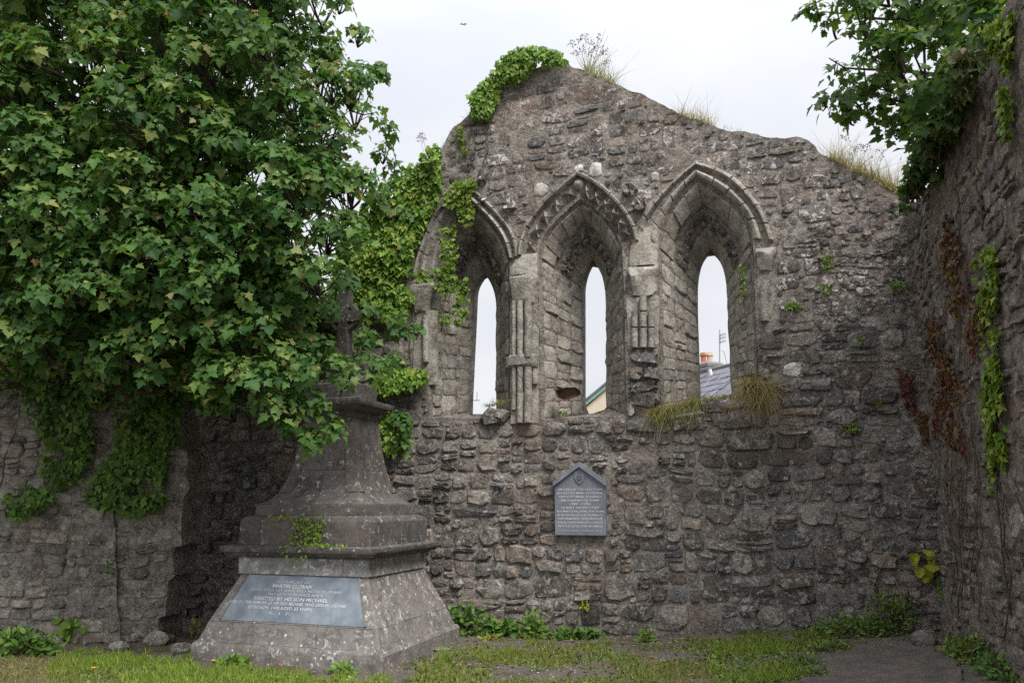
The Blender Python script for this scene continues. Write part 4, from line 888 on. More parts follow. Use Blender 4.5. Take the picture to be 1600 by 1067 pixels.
def frames(pos, nrm, tip, size, wid=1.):
    y = norm(tip); z = nrm - (nrm * y).sum(1, keepdims=True) * y; z = norm(z); x = np.cross(y, z)
    Mx = np.zeros((len(pos), 4, 4)); s = np.asarray(size)[:, None]
    Mx[:, :3, 0] = x * s * wid; Mx[:, :3, 1] = y * s; Mx[:, :3, 2] = z * s; Mx[:, :3, 3] = pos; Mx[:, 3, 3] = 1; return Mx
def leaf_cloud(name, T, Mx, tint, mat, parent=None, origin=None):
    V, F = T; n = len(Mx)
    P = np.einsum('nij,vj->nvi', Mx[:, :3, :3], V) + Mx[:, None, :3, 3]
    FF = (F[None] + (np.arange(n) * len(V))[:, None, None]).reshape(-1, F.shape[1])
    return build_np(name, P.reshape(-1, 3), FF, np.repeat(tint, len(V)), mat, parent, origin)
TMESH = {}
def leaves(root, T, Mx, tint, mat, nobj=300, name='leaf', stuff='foliage', cell=9., minpx=9.):
    """front-most leaves as objects sharing one mesh, the rest as one part"""
    u, v, zc = project(Mx[:, :3, 3]); size = np.linalg.norm(Mx[:, :3, 1], axis=1); px = size / np.maximum(zc, .1) * FPX
    ok = (zc > .3) & (u > 4) & (u < 1596) & (v > 4) & (v < 1063) & (px >= minpx)
    cam_d = norm(E0 - Mx[:, :3, 3]); face = np.abs((norm(Mx[:, :3, 2]) * cam_d).sum(1))
    best = {}
    for i in np.nonzero(ok)[0][np.argsort(zc[ok])]: best.setdefault((int(u[i] // cell), int(v[i] // cell)), i)
    cand = np.array(list(best.values()), int)
    cand = cand[np.argsort(-(px * (.35 + face))[cand])][:nobj] if len(cand) else cand
    sel = np.zeros(len(Mx), bool); sel[cand] = True
    key = (id(T), mat.name)
    if key not in TMESH:
        me = bpy.data.meshes.new(name); me.from_pydata(T[0].tolist(), [], T[1].tolist()); me.materials.append(mat); me.attributes.new('tint', 'FLOAT', 'POINT'); TMESH[key] = me
    b = BASE.get(root, Vector((0, 0, 0)))
    for i in cand:
        o = bpy.data.objects.new(name, TMESH[key]); COL.objects.link(o); o.parent = root; m = Matrix(Mx[i].tolist()); m.translation -= b; o.matrix_basis = m
    if (~sel).any(): tag(leaf_cloud(stuff, T, Mx[~sel], tint[~sel], mat, root), kind='stuff')
    return cand
def rnd(n, k=3): return RNG.normal(size=(n, k))
# ------------------------------------------------------------------ maples
def rosettes(c, R, out, n, per, size, droop=.45, flat=.8):
    d = norm(rnd(n) * .75 + out * .75 + np.array((0, 0, .35))); P = c + d * R * RNG.uniform(.55, 1.08, (n, 1)) * np.array((1, 1, flat))
    ax = norm(d * .55 + np.array((0, 0, .55)) + out * .25 + rnd(n) * .28)
    p, nn, tt, ss, tn = [], [], [], [], []
    for i in range(n):
        e1 = norm(np.cross(ax[i], norm(rnd(1)[0]))); e2 = np.cross(ax[i], e1); k = per + RNG.integers(-2, 3); sz = size * RNG.uniform(.75, 1.2); t0 = RNG.random()
        for j in range(k):
            a = 2.4 * j + RNG.normal() * .25; q = e1 * math.cos(a) + e2 * math.sin(a); lay = j / k
            p.append(P[i] + q * sz * (.2 + .75 * lay) + ax[i] * sz * (.35 - .9 * lay)); tt.append(q * .85 + ax[i] * (.15 - .35 * lay) + np.array((0, 0, -droop)) + RNG.normal(size=3) * .3)
            nn.append(ax[i] * .95 + q * .35 + np.array((0, 0, .25)) + out * .2 + RNG.normal(size=3) * .36); ss.append(sz * (.5 + .65 * lay) * RNG.uniform(.7, 1.2)); tn.append((t0 * .5 + RNG.random() * .5))
    return P, np.array(p), np.array(nn), np.array(tt), np.array(ss), np.array(tn)
def maple(root, boughs, trunk, mat, nobj, size, twig_to, dens=1.):
    P, N_, T_, S_, C_ = [], [], [], [], []; tw = MB()
    for c, R, out, n, per in boughs:
        n = int(n * dens + .5); ro, p, nn, tt, ss, tn = rosettes(c, R, out, n, per, size); P.append(p); N_.append(nn); T_.append(tt); S_.append(ss); C_.append(tn)
        back = c - out * R * .8
        for q in ro[::2]: tube(tw, [back, (back + q) / 2 + np.array((0, 0, -.04)), q], [.012, .008, .004], 4, .5, False)
    P = np.concatenate(P); N_ = np.concatenate(N_); T_ = np.concatenate(T_); S_ = np.concatenate(S_); C_ = np.concatenate(C_)
    leaves(root, MAPLE, frames(P, N_, T_, S_, RNG.uniform(.85, 1.1, (len(P), 1))), C_, M[mat], nobj)
    tag(tw.build('twigs', M['bark'], root, 180), kind='stuff')
def scatter_px(poly, step, jit=.45):
    P = np.array(poly); x0, y0 = P.min(0); x1, y1 = P.max(0); out = []; r = 0; y = y0
    while y < y1:
        x = x0 + (r % 2) * step / 2
        while x < x1: out.append((x + RNG.uniform(-jit, jit) * step, y + RNG.uniform(-jit, jit) * step)); x += step
        y += step * .85; r += 1
    out = np.array(out); return out[inpoly(out[:, 0], out[:, 1], poly)]
def limb(parent, pts, r0, r1, name='limb', n=7, seg=14):
    P = resample(smooth(np.array(pts), 3), seg); P = P + .03 * np.stack([vnoise(np.arange(seg) * .8, P[:, 2] * 2, k) for k in (1, 2, 3)], 1); mb = MB()
    tube(mb, P, np.linspace(r0, r1, seg) * (1 + .08 * vnoise(np.arange(seg) * 1.3, P[:, 0], 9)), n, .5); return mb.build(name, M['bark'], parent, 180)
TB = np.array((-4.6, 10.1, 0.))
tree1 = thing('maple_tree', 'large dense green maple tree overhanging the monument and broken wall', 'tree', TB)
boughs = []
IN = [(-60, -60), (455, -60), (485, 40), (535, 110), (560, 160), (575, 220), (572, 265), (545, 320), (535, 370), (530, 410), (500, 440), (500, 500), (500, 545), (455, 575), (330, 590), (150, 585), (-60, 575)]
for u, v in scatter_px(IN, 52):
    Y = 6.7 + RNG.uniform(0, .9) + .8 * max(0, (u - 420) / 170) + .5 * max(0, (v - 420) / 150); c = at_y(u, v, Y); boughs.append((c, RNG.uniform(.3, .46), norm(np.array((RNG.normal() * .35 + (u - 300) / 900, -1, .25 + RNG.normal() * .25))), 10, 8))
for u, v in scatter_px([(-300, -500), (420, -420), (490, 60), (545, 180), (530, 300), (470, 480), (300, 560), (-300, 540)], 64):
    c = at_y(u, v, RNG.uniform(8.2, 9.2) + .4 * max(0, (u - 420) / 170)); boughs.append((c, RNG.uniform(.45, .7), norm(np.array((RNG.normal() * .5, -.6, .5))), 9, 8))
for u, v in scatter_px([(-500, -700), (340, -500), (450, 100), (450, 400), (250, 540), (-400, 560)], 70):
    c = at_y(u, v, RNG.uniform(9.6, 11.6)); boughs.append((c, RNG.uniform(.6, .85), norm(np.array((RNG.normal() * .5, -.3, .7))), 9, 8))
for _ in range(46):                                        # the part of the crown above and left of the picture, unseen, added for shade
    c = np.array((RNG.uniform(-8, -1.6), RNG.uniform(5.8, 10.5), RNG.uniform(6.6, 9.2))); c[2] -= .25 * max(0, abs(c[0] + 4.6) - 1.5) ** 2 * .35; uu, vv, _z = project(c)
    if uu[0] > 400 and vv[0] > -160: continue
    boughs.append((c, RNG.uniform(.55, .9), norm(np.array((c[0] + 4.6, c[1] - 9, 2.5))), 10, 8))
# hanging sprays in front of the pedestal and out to the right
for u, v, Y, R, n in ((500, 560, 7.6, .3, 7), (455, 590, 7.3, .33, 8), (400, 600, 7.2, .33, 8), (350, 585, 7.1, .32, 7), (545, 585, 7.9, .24, 6), (580, 575, 8.1, .22, 5), (618, 566, 8.3, .14, 3), (430, 640, 7.3, .25, 6), (480, 640, 7.5, .26, 7), (520, 672, 7.6, .2, 5), (485, 690, 7.6, .16, 4), (455, 665, 7.5, .2, 5), (585, 492, 8.9, .16, 4), (620, 510, 9.0, .2, 5), (648, 520, 9.0, .09, 2), (575, 528, 8.8, .12, 3), (585, 318, 8.6, .16, 4), (600, 245, 8.2, .17, 4), (618, 262, 8.3, .1, 2), (590, 120, 8., .15, 3), (560, 60, 7.8, .17, 4), (610, 205, 8.2, .1, 2), (632, 335, 9.1, .09, 2), (620, 660, 9.45, .18, 6), (628, 690, 9.5, .14, 4), (330, 620, 7.4, .25, 5), (280, 585, 7.6, .3, 6), (530, 10, 7.6, .14, 3), (512, 485, 8.5, .1, 3), (540, 438, 8.6, .12, 4), (535, 375, 8.9, .2, 5), (545, 345, 9.0, .16, 4)):
    boughs.append((at_y(u, v, Y), R, norm(np.array((.25, -1, .2))), n, 7))
for u, v in list(scatter_px([(-60, 500), (250, 510), (440, 560), (450, 660), (330, 660), (270, 600), (-60, 600)], 40)) + list(scatter_px([(-60, 420), (520, 440), (520, 560), (-60, 600)], 52)):
    boughs.append((at_y(u, v, RNG.uniform(9.2, 10.7)), .42, norm(np.array((RNG.normal() * .4, -.5, .6))), 8, 8))
for u, v in scatter_px([(-60, 545), (480, 530), (470, 610), (290, 625), (-60, 606)], 34):
    boughs.append((at_y(u, v, RNG.uniform(9.3, 9.8)), .34, norm(np.array((RNG.normal() * .4, -.7, .4))), 9, 8))
for u, v in scatter_px([(60, 330), (480, 350), (470, 560), (60, 580)], 60):
    boughs.append((at_y(u, v, RNG.uniform(7.9, 8.8)), .45, norm(np.array((RNG.normal() * .4, -.7, .4))), 8, 8))  # boughs added behind the front leaves to hold back light from behind
for u, v in scatter_px([(-40, 540), (430, 545), (445, 600), (300, 625), (150, 600), (-40, 590)], 42):
    boughs.append((at_y(u, v, RNG.uniform(7.6, 8.6)), .3, norm(np.array((RNG.normal() * .4, -.7, .3))), 8, 8))
for u, v in scatter_px([(280, 500), (520, 490), (520, 575), (280, 600)], 40):
    boughs.append((at_y(u, v, RNG.uniform(9.6, 10.2)), .36, norm(np.array((RNG.normal() * .4, -.7, .3))), 9, 8))
for _ in range(34): boughs.append((np.array((RNG.uniform(-5.2, -2.2), RNG.uniform(8.9, 10.2), RNG.uniform(3.3, 4.3))), .5, norm(np.array((RNG.normal() * .4, -.4, .8))), 9, 8))  # extra boughs over the recess behind the monument, added to block skylight
maple(tree1, boughs, TB, 'maple', 300, .099, None, 1.75)
limb(tree1, [TB + (0, 0, -.2), TB + (.05, -.05, 1.6), TB + (-.05, -.2, 3.2), TB + (.1, -.4, 5.2), TB + (0, -.6, 7.6)], .26, .07, 'trunk', 12, 22)
for z0, q in ((2.8, (1.7, -1.2, 4.3)), (2.8, (-1.6, -1.6, 4.4)), (3.2, (.9, -2.6, 4.6)), (3.7, (2.4, -1.3, 5.2)), (4.0, (-2.3, -1.0, 5.6)), (4.6, (1.4, -2.4, 6.2)), (2.2, (-1.2, 1.4, 5.0)), (2.6, (-.4, -2.9, 3.7)), (5.0, (-1.2, -2.4, 6.6)), (5.2, (2.0, .2, 7.0))):
    e = TB + np.array(q); s = TB + np.array((0, -.2, z0)); limb(tree1, [s, (s + e) / 2 + (0, 0, .25), e], .09, .02)
TB2 = np.array((6.3, 7.2, .2))
tree2 = thing('overhanging_maple', 'dark backlit maple branches spreading over the top of the side wall', 'tree', TB2)
b2 = []
for u, v in scatter_px([(1290, -40), (1560, -40), (1545, 60), (1525, 130), (1480, 210), (1440, 235), (1400, 190), (1350, 160), (1315, 130), (1320, 90), (1345, 60), (1300, 25)], 38):
    b2.append((at_y(u, v, min(RNG.uniform(6.2, 7.7), 7.4 - .017 * max(0, u - 1440))), RNG.uniform(.2, .3), norm(np.array((-.55, -.6, .2 + RNG.normal() * .3))), 6, 7))
for u, v, R, n in ((1285, 160, .13, 3), (1300, 110, .1, 2), (1275, 22, .15, 4), (1300, 50, .15, 3), (1330, 190, .1, 2), (1425, 245, .12, 3), (1400, 205, .15, 3), (1455, 270, .16, 4), (1435, 275, .1, 3), (1470, 235, .2, 5), (1320, 165, .14, 3), (1360, 180, .14, 3), (1500, 160, .2, 5), (1510, 90, .2, 5), (1540, 20, .25, 7), (1480, 265, .12, 4), (1500, 220, .2, 6), (1520, 170, .2, 6), (1540, 110, .22, 7), (1555, 60, .22, 7), (1460, 245, .18, 5), (1490, 180, .22, 7), (1500, 120, .22, 7), (1430, 205, .18, 5), (1385, 130, .2, 6), (1445, 150, .22, 6)):
    b2.append((at_y(u, v, min(RNG.uniform(6.7, 7.3), 7.4 - .017 * max(0, u - 1440))), R, norm(np.array((-.5, -.6, .1))), n, 6))
for _ in range(8): b2.append((np.array((RNG.uniform(5.6, 7.6), RNG.uniform(7.0, 9.0), RNG.uniform(6.9, 8.6))), .55, norm(np.array((RNG.normal(), RNG.normal(), 1))), 7, 7))
maple(tree2, b2, TB2, 'maple_dark', 300, .105, None, 1.4)
limb(tree2, [TB2 + (0, 0, -.4), TB2 + (-.1, 0, 2.5), TB2 + (-.3, 0, 4.6), TB2 + (-.5, 0, 7.5)], .22, .06, 'trunk', 10, 18)
for pts, z0 in (([(1530, 120), (1440, 115), (1340, 110), (1290, 95)], 4.6), ([(1520, 150), (1440, 165), (1370, 150), (1320, 125)], 4.8), ([(1540, 40), (1460, 20), (1380, 30), (1290, 20)], 5.2), ([(1515, 170), (1480, 220), (1440, 262), (1425, 290)], 4.4)):
    limb(tree2, [TB2 + (-.25, 0, z0)] + [at_y(u, v, 7.0) for u, v in pts], .05, .006, 'limb', 6, 16)
# ------------------------------------------------------------------ ivy and creepers
def ivy(name, label, wall, regions, mat, n, size, thick=.05, nobj=60, cat='ivy', T=IVY, stems=None, tipdir=(0, 0, -1), clump=.35, top=False, spread=.35):
    """climber on a wall: leaves hang over one another in (pixel) regions measured on the wall plane"""
    pts = []; w = []
    polys = [np.array(wall.pxs(r)) if wall else None for r, q in regions]
    areas = np.array([abs(np.sum(p[:, 0] * np.roll(p[:, 1], -1) - np.roll(p[:, 0], -1) * p[:, 1])) / 2 * q for p, (r, q) in zip(polys, regions)]); cnt = (n * areas / areas.sum()).astype(int) + 1
    for p, k in zip(polys, cnt):
        got = 0; lo, hi = p.min(0), p.max(0)
        for _ in range(60):
            q = RNG.uniform(lo, hi, (k * 4, 2)); m = inpoly(q[:, 0], q[:, 1], p); q = q[m]
            q = q[fbm(q[:, 0] * 5, q[:, 1] * 5, 44, 2) > -clump + RNG.normal(size=len(q)) * .2]; q = q[:k - got]; pts.append(q); got += len(q)
            if got >= k: break
    q = np.concatenate(pts); N = len(q)
    th = thick * (.35 + .65 * np.clip(.5 + fbm(q[:, 0] * 2.2, q[:, 1] * 2.2, 53, 3), 0, 1)); d = th * RNG.uniform(.25, 1, N) + .012
    P = wall.to3(q[:, 0], q[:, 1], wall.relief(q[:, 0], q[:, 1]) + .02 + d)
    nn = wall.n * .8 + np.array((0, 0, .42)) + rnd(N) * spread; tt = np.array(tipdir) * 1. + wall.n * .3 + rnd(N) * .45
    ss = size * RNG.uniform(.55, 1.25, N); tn = np.clip(.5 * RNG.random(N) + .5 * (.5 + fbm(q[:, 0] * 3, q[:, 1] * 3, 66, 2)), 0, .999)
    c = P.mean(0); root = thing(name, label, cat, P[P[:, 2].argmin()])
    leaves(root, T, frames(P, nn, tt, ss), tn, M[mat], nobj, cell=6, minpx=6, stuff='foliage')
    mb = MB()
    for st in (stems or []):
        s = resample(np.array([wall.px(u, v) for u, v in st]), 18); s = s + np.array((.03, .012)) * rnd(18, 2) * (1 if len(stems) > 6 else .5); tube(mb, wall.to3(s[:, 0], s[:, 1], wall.relief(s[:, 0], s[:, 1]) + .028 + .01 * rnd(18, 1)[:, 0]), np.linspace(.009, .003, 18) * (.6 if len(stems) > 6 else 1), 5, .5)
    if mb.v: tag(mb.build('stem', M['vine_wood'], root, 180), kind='stuff' if len(stems) > 2 else None)
    return root
ivy('ivy', 'bright green ivy mass draping the left shoulder of the gable', GW, [([(560, 345), (600, 300), (640, 270), (690, 234), (697, 250), (688, 300), (690, 318), (665, 360), (650, 400), (645, 430), (632, 440), (655, 470), (640, 492), (615, 505), (590, 500), (560, 470)], 1), ([(600, 575), (640, 578), (672, 578), (675, 598), (650, 610), (610, 622), (590, 610)], 1.1), ([(608, 640), (640, 650), (640, 700), (612, 715), (600, 690)], .6), ([(505, 505), (530, 402), (560, 346), (578, 470), (560, 500)], .7)], 'ivy', 4900, .085, .26, 280, stems=[[(640, 640), (645, 500), (660, 380), (690, 250)], [(600, 640), (610, 480), (620, 330)]], clump=.8)
ivy('ivy', 'yellow green ivy trailing over the left pointed arch', GW, [([(694, 320), (700, 298), (720, 285), (742, 280), (747, 296), (738, 312), (746, 330), (738, 358), (722, 352), (712, 330)], 1.5), ([(690, 360), (712, 350), (720, 400), (700, 440), (692, 420)], 1), ([(648, 425), (690, 420), (712, 412), (718, 440), (700, 462), (680, 450), (655, 445)], 1.2), ([(712, 440), (735, 436), (735, 500), (715, 512), (690, 505), (684, 485), (700, 480)], .8), ([(654, 586), (678, 590), (668, 606), (656, 604)], 1)], 'ivy_yellow', 800, .062, .1, 200, stems=[[(690, 520), (700, 440), (715, 340), (725, 290)]], clump=.3)
ivy('ivy', 'rounded green ivy clump capping the peak of the gable', GW, [([(742, 188), (740, 160), (752, 140), (775, 120), (790, 98), (812, 82), (840, 77), (862, 82), (880, 92), (893, 106), (870, 108), (845, 104), (832, 116), (820, 128), (800, 134), (785, 140), (780, 165), (770, 190), (757, 192)], 1)], 'ivy', 1250, .078, .16, 200, stems=[[(760, 260), (762, 220), (765, 180)]], clump=.9)
ivy('ivy', 'thin ivy strand hanging on the left edge of the gable', GW, [([(712, 205), (722, 198), (735, 230), (735, 240), (726, 240)], 1)], 'ivy_yellow', 34, .06, .04, 34, stems=[[(715, 206), (727, 236), (733, 262)]])
ivy('ivy', 'dark glossy ivy hanging over the broken left wall', LW, [([(195, 600), (270, 600), (285, 680), (262, 745), (265, 785), (225, 810), (190, 800), (140, 782), (150, 750), (190, 700)], 1.0), ([(80, 590), (150, 600), (155, 700), (125, 755), (100, 768), (78, 740), (82, 690), (45, 630), (50, 600)], .75), ([(130, 585), (270, 585), (270, 625), (140, 640)], .9), ([(22, 770), (55, 755), (95, 760), (98, 778), (45, 812), (28, 805)], .8)], 'ivy_dark', 3000, .075, .26, 280, stems=[[(0, 760), (20, 690), (35, 640), (50, 560)], [(0, 640), (30, 620), (45, 580)], [(0, 800), (25, 780), (60, 740)]], clump=.42)
ivy('ivy', 'small green sprig growing on the buttress of the left wall', LW, [([(166, 870), (182, 865), (182, 905), (172, 905)], 1)], 'ivy_dark', 26, .04, .03, 26)
ivy('climbing_vine', 'few round leaved vine climbing the foot of the left wall', LW, [([(97, 955), (132, 950), (138, 975), (118, 985), (120, 1012), (98, 1016), (102, 985)], 1)], 'ivy', 34, .115, .06, 34, cat='vine', T=CLOVER, stems=[[(110, 1020), (112, 985), (118, 955)]])
ivy('creeper', 'bright green creeper column on the side wall', SW, [([(1556, 560), (1572, 550), (1582, 600), (1584, 760), (1576, 800), (1562, 790), (1560, 700), (1555, 640)], 1.2), ([(1538, 390), (1560, 385), (1566, 470), (1570, 540), (1550, 552), (1545, 470), (1530, 430)], .9)], 'ivy_yellow', 950, .056, .05, 240, cat='creeper', stems=[[(1575, 1000), (1572, 800), (1565, 600), (1550, 400)], [(1580, 960), (1578, 700), (1560, 500)]], clump=-.02)
ivy('ivy', 'dark ivy and dead growth hanging over the top of the side wall', SW, [([(1436, 322), (1462, 280), (1494, 212), (1516, 155), (1540, 118), (1556, 70), (1566, 60), (1562, 110), (1540, 160), (1516, 205), (1490, 250), (1465, 295), (1445, 325)], 1)], 'ivy_brown', 1300, .075, .25, 120, stems=[[(1540, 360), (1535, 240), (1545, 140)], [(1510, 380), (1505, 270), (1520, 180)]], clump=.2, spread=.7)
ivy('creeper', 'red and brown dying creeper streaking down the side wall', SW, [([(1480, 330), (1495, 330), (1535, 430), (1560, 540), (1530, 560), (1500, 480), (1490, 420)], .9), ([(1455, 480), (1475, 500), (1495, 560), (1500, 700), (1485, 680), (1468, 690), (1458, 600)], .9), ([(1490, 560), (1520, 600), (1515, 790), (1495, 760)], .35)], 'creeper_red', 1700, .042, .05, 200, cat='creeper', stems=[[(1488 + 3.2 * k, 960 - 18 * (k % 5)), (1486 + 3 * k + 4 * (k % 3), 720), (1480 + 3.4 * k - 5 * (k % 2), 480), (1472 + 4 * k, 330 + 30 * (k % 4))] for k in range(1, 16, 2)], clump=.0)
ivy('creeper', 'yellow green trailing leaves at the top of the side wall', SW, [([(1566, 40), (1598, 10), (1600, 120), (1575, 60)], 1), ([(1585, 130), (1600, 130), (1600, 230), (1590, 190)], .8)], 'ivy_yellow', 420, .05, .1, 120, cat='creeper', clump=.6)
ivy('creeper', 'crimson creeper sprig on the gable near the corner', GW, [([(1403, 575), (1425, 585), (1430, 640), (1418, 650), (1408, 620)], 1)], 'red_leaf', 120, .05, .05, 90, cat='creeper', stems=[[(1450, 690), (1425, 650), (1412, 580)]])
ivy('creeper', 'brown and yellow creeper leaves low in the gable corner', GW, [([(1425, 640), (1462, 650), (1470, 690), (1440, 690)], 1)], 'creeper_red', 160, .04, .05, 60, cat='creeper')
ivy('climbing_vine', 'vine with large lime yellow leaves at the gable corner', GW, [([(1416, 862), (1440, 856), (1468, 862), (1468, 885), (1452, 902), (1436, 892)], 1)], 'yellow_leaf', 17, .1, .12, 17, cat='vine', T=CLOVER, stems=[[(1480, 985), (1470, 920), (1450, 880), (1425, 865)]], clump=2)
ivy('climbing_vine', 'dark green vine hanging in the niche of the corner', GW, [([(1466, 900), (1486, 900), (1492, 950), (1478, 955)], 1)], 'ivy_dark', 70, .1, .1, 70, cat='vine')
for (u, v, w, h, m_, l) in ((1233, 478, 14, 12, 'ivy_yellow', 'small yellow green weed right of the third window'), (1292, 412, 16, 26, 'weed', 'mossy weed tuft high on the gable'), (1290, 452, 18, 14, 'weed', 'green weed tuft below the higher mossy tuft'), (1246, 481, 12, 12, 'weed', 'tiny green weed beside the yellow green one'), (1402, 447, 26, 10, 'weed_bright', 'bright fern tuft in a joint by the corner'), (1345, 532, 12, 12, 'weed', 'lone small weed in the middle of the right gable face'), (915, 943, 14, 12, 'yellow_leaf', 'yellow flowered weed low on the gable'), (1160, 440, 9, 50, 'weed', 'mossy strip down the right reveal of the third window'), (880, 645, 14, 7, 'weed_bright', 'small green sprig on the middle sill'), (1330, 668, 22, 16, 'weed', 'sparse weed under the long stone at right'), (1373, 625, 10, 14, 'ivy_yellow', 'yellow sprig left of the crimson creeper')):
    ivy('wall_weed', l, GW, [([(u - w / 2, v - h / 2), (u + w / 2, v - h / 2), (u + w / 2, v + h / 2), (u - w / 2, v + h / 2)], 1)], m_, int(w * h * .16) + 10, .045, .04, 30, cat='weed', T=OVAL, clump=2, spread=.7)
# small-leaved creeper lying over the monument's block and cornice
mlp = lambda x, y, z: ml(x, y, z + .035)
mo = thing('creeping_plant', 'yellow green creeping plant spilling over the monument ledge', 'creeper', mlp(.1, .85, 1.15)); P = []; NN = []
for _ in range(900):
    x, z = RNG.uniform(-.55, .62), RNG.uniform(.98, 1.47); g = float(fbm(x * 6, z * 6, 7, 2))
    if z > 1.17 and (-.12 < x < .26 or (z > 1.42 and -.42 < x < .1)) and g > -.45 - .5 * (z < 1.3): P.append(mlp(x, .79 + RNG.uniform(0, .04), z)); NN.append(N1 + Z3 * .4)
    elif z < 1.17 and x > -.26 and g > -.1 + abs(x - .05) * .7: 
        if RNG.random() < .55: P.append(mlp(x, RNG.uniform(.8, .93), 1.15 + RNG.uniform(.0, .03))); NN.append(Z3 + N1 * .4)
        elif x < .16 and x > -.25: P.append(mlp(x, .93 + RNG.uniform(0, .03), RNG.uniform(1.0, 1.15))); NN.append(N1 + Z3 * .3)
P = np.array(P); NN = np.array(NN) + rnd(len(P)) * .35
leaves(mo, CLOVER, frames(P, NN, rnd(len(P)) * .5 + np.array((0, 0, -.7)) + N1 * .3, RNG.uniform(.02, .042, len(P))), RNG.random(len(P)) * .97, M['ivy_yellow'], 30, minpx=4)
mb = MB(); [tube(mb, [mlp(x, .79, 1.47 - .3 * abs(x)), mlp(x + .05, .8, 1.3), mlp(x + .1, .82, 1.17), mlp(x + .15, .92, 1.16)], .005, 4) for x in (-.15, -.02, .1)]; tag(mb.build('stem', M['vine_wood'], mo), kind='stuff')
# ------------------------------------------------------------------ tufts, grasses, stalks
def tuft(name, label, base_pts, mats, n, length, spread=.5, lean=(0, 0, 0), hang=0., width=.5, cat='grass tuft', group=None):
    B = np.asarray(base_pts); root = thing(name, label, cat, B.mean(0), group)
    for k, (mname, frac, L) in enumerate(mats):
        m = max(1, int(n * frac)); p = B[RNG.integers(0, len(B), m)] + rnd(m) * np.array((.02, .02, .008)); t = norm(Z3 + rnd(m) * spread + np.array(lean)); l = length * L * RNG.uniform(.5, 1.15, m)
        segs = 5; V = []; s_ = np.linspace(0, 1, segs); side = norm(np.cross(t, rnd(m))); w = .0035 * width * 2
        dirn = norm(np.array(lean) * .8 + rnd(m) * .8 + 1e-6); l = l * RNG.choice([.45, .8, 1., 1.35], m); hg = hang * RNG.uniform(.35, 1.2, m)
        for q in s_:
            c = p + t * (l * q)[:, None] * (1 - .25 * hang * q) + dirn * (l * q * q * .55)[:, None] - Z3 * (hg * l * q ** 2 * 1.3)[:, None]; ww = w * (1 - q * .9); V += [c - side * ww, c + side * ww]
        V = np.stack(V, 1); F = np.array([[2 * i, 2 * i + 1, 2 * i + 3, 2 * i + 2] for i in range(segs - 1)]); FF = (F[None] + (np.arange(m) * 2 * segs)[:, None, None]).reshape(-1, 4)
        tag(build_np('blades', V.reshape(-1, 3), FF, np.repeat(RNG.random(m) * .97, 2 * segs), M[mname], root), kind='stuff')
    return root
def on_gable(pts, d=0.): return np.concatenate([[GW.to3(*GW.px(u, v), dd) for dd in np.linspace(d, d - .3, 4)] for u, v in pts])
def lin(a, b, n): return [(a[0] + (b[0] - a[0]) * i / (n - 1), a[1] + (b[1] - a[1]) * i / (n - 1)) for i in range(n)]
tuft('grass_tuft', 'tuft of yellowing grass on the gable top beside dry stalks', on_gable(lin((915, 114), (955, 132), 6)), [('grass', .6, 1), ('straw', .4, 1.1)], 520, .3, .45)
tuft('grass_tuft', 'dry grass tuft on the gable slope above the third window', on_gable(lin((1065, 180), (1108, 194), 6)), [('straw', .7, 1), ('grass', .3, .8)], 480, .24, .5)
tuft('grass_tuft', 'long dry grass along the gable top by the side wall', on_gable(lin((1300, 250), (1415, 306), 14)), [('straw', .75, 1), ('grass', .25, .7)], 1700, .3, .5)
tuft('grass_tuft', 'short thin grass on the left edge of the gable top', on_gable(lin((690, 236), (735, 182), 8)), [('straw', .5, 1), ('grass', .5, .7)], 220, .17, .6)
tuft('grass_tuft', 'low sparse grass on the flat part of the gable top', on_gable(lin((1115, 197), (1165, 208), 8)), [('grass', .8, .6), ('straw', .2, 1)], 130, .09, .7)
def sill(pts, d): return np.array([GW.to3(*GW.px(u, v), dd) for u, v in pts for dd in np.linspace(d, d - .12, 3)])
tuft('grass_tuft', 'green grass with straw fringe hanging from the left of the third sill', sill(lin((1022, 648), (1090, 632), 9), .04), [('grass_green', .4, .9), ('straw', .6, 1.25)], 1500, .27, .55, tuple(N1 * .5), .9)
tuft('grass_tuft', 'shaggy grass clump with long straw hanging at the right end of the third sill', sill(lin((1168, 606), (1202, 616), 6), .05), [('grass_green', .3, .7), ('straw', .7, 1.7)], 1500, .3, .5, tuple(N1 * .5), .95)
tuft('grass_tuft', 'low green and tan grass along the back of the third sill', sill(lin((1100, 622), (1170, 612), 8), -.2), [('grass', .6, .8), ('straw', .4, .8)], 700, .15, .6, (0, 0, 0), .5)
tuft('grass_tuft', 'small grass tuft on the boulder in the left lancet', sill(lin((762, 634), (795, 628), 6), .0), [('grass', .6, .8), ('straw', .4, 1)], 260, .14, .5, tuple(-A1 * .4), .6)
def stalks(name, label, base, tops, r=.004, umbel=True):
    root = thing(name, label, 'dry plant', base); mb = MB(); hd = MB()
    for tp in tops:
        tp = np.asarray(tp); m = (base + tp) / 2 + rnd(1)[0] * .02; P = smooth(np.array([base, m, tp]), 2); tube(mb, P, np.linspace(r, r * .4, len(P)), 4, .5)
        if umbel:
            for _ in range(7):
                e = tp + norm(rnd(1)[0] + np.array((0, 0, .8))) * RNG.uniform(.03, .09); tube(mb, [tp - (tp - m) * .12, e], [r * .4, r * .25], 3); 
                for _ in range(3): c = e + rnd(1)[0] * .012; s = .009; hd.add([c + (s, 0, 0), c + (-s, 0, 0), c + (0, s, 0), c + (0, -s, 0), c + (0, 0, s), c + (0, 0, -s)], [(0, 2, 4), (2, 1, 4), (1, 3, 4), (3, 0, 4), (2, 0, 5), (1, 2, 5), (3, 1, 5), (0, 3, 5)])
    tag(mb.build('stems', M['dry_stalk'], root), kind='stuff')
    if hd.v: tag(hd.build('seed_heads', M['dry_stalk'], root), kind='stuff')
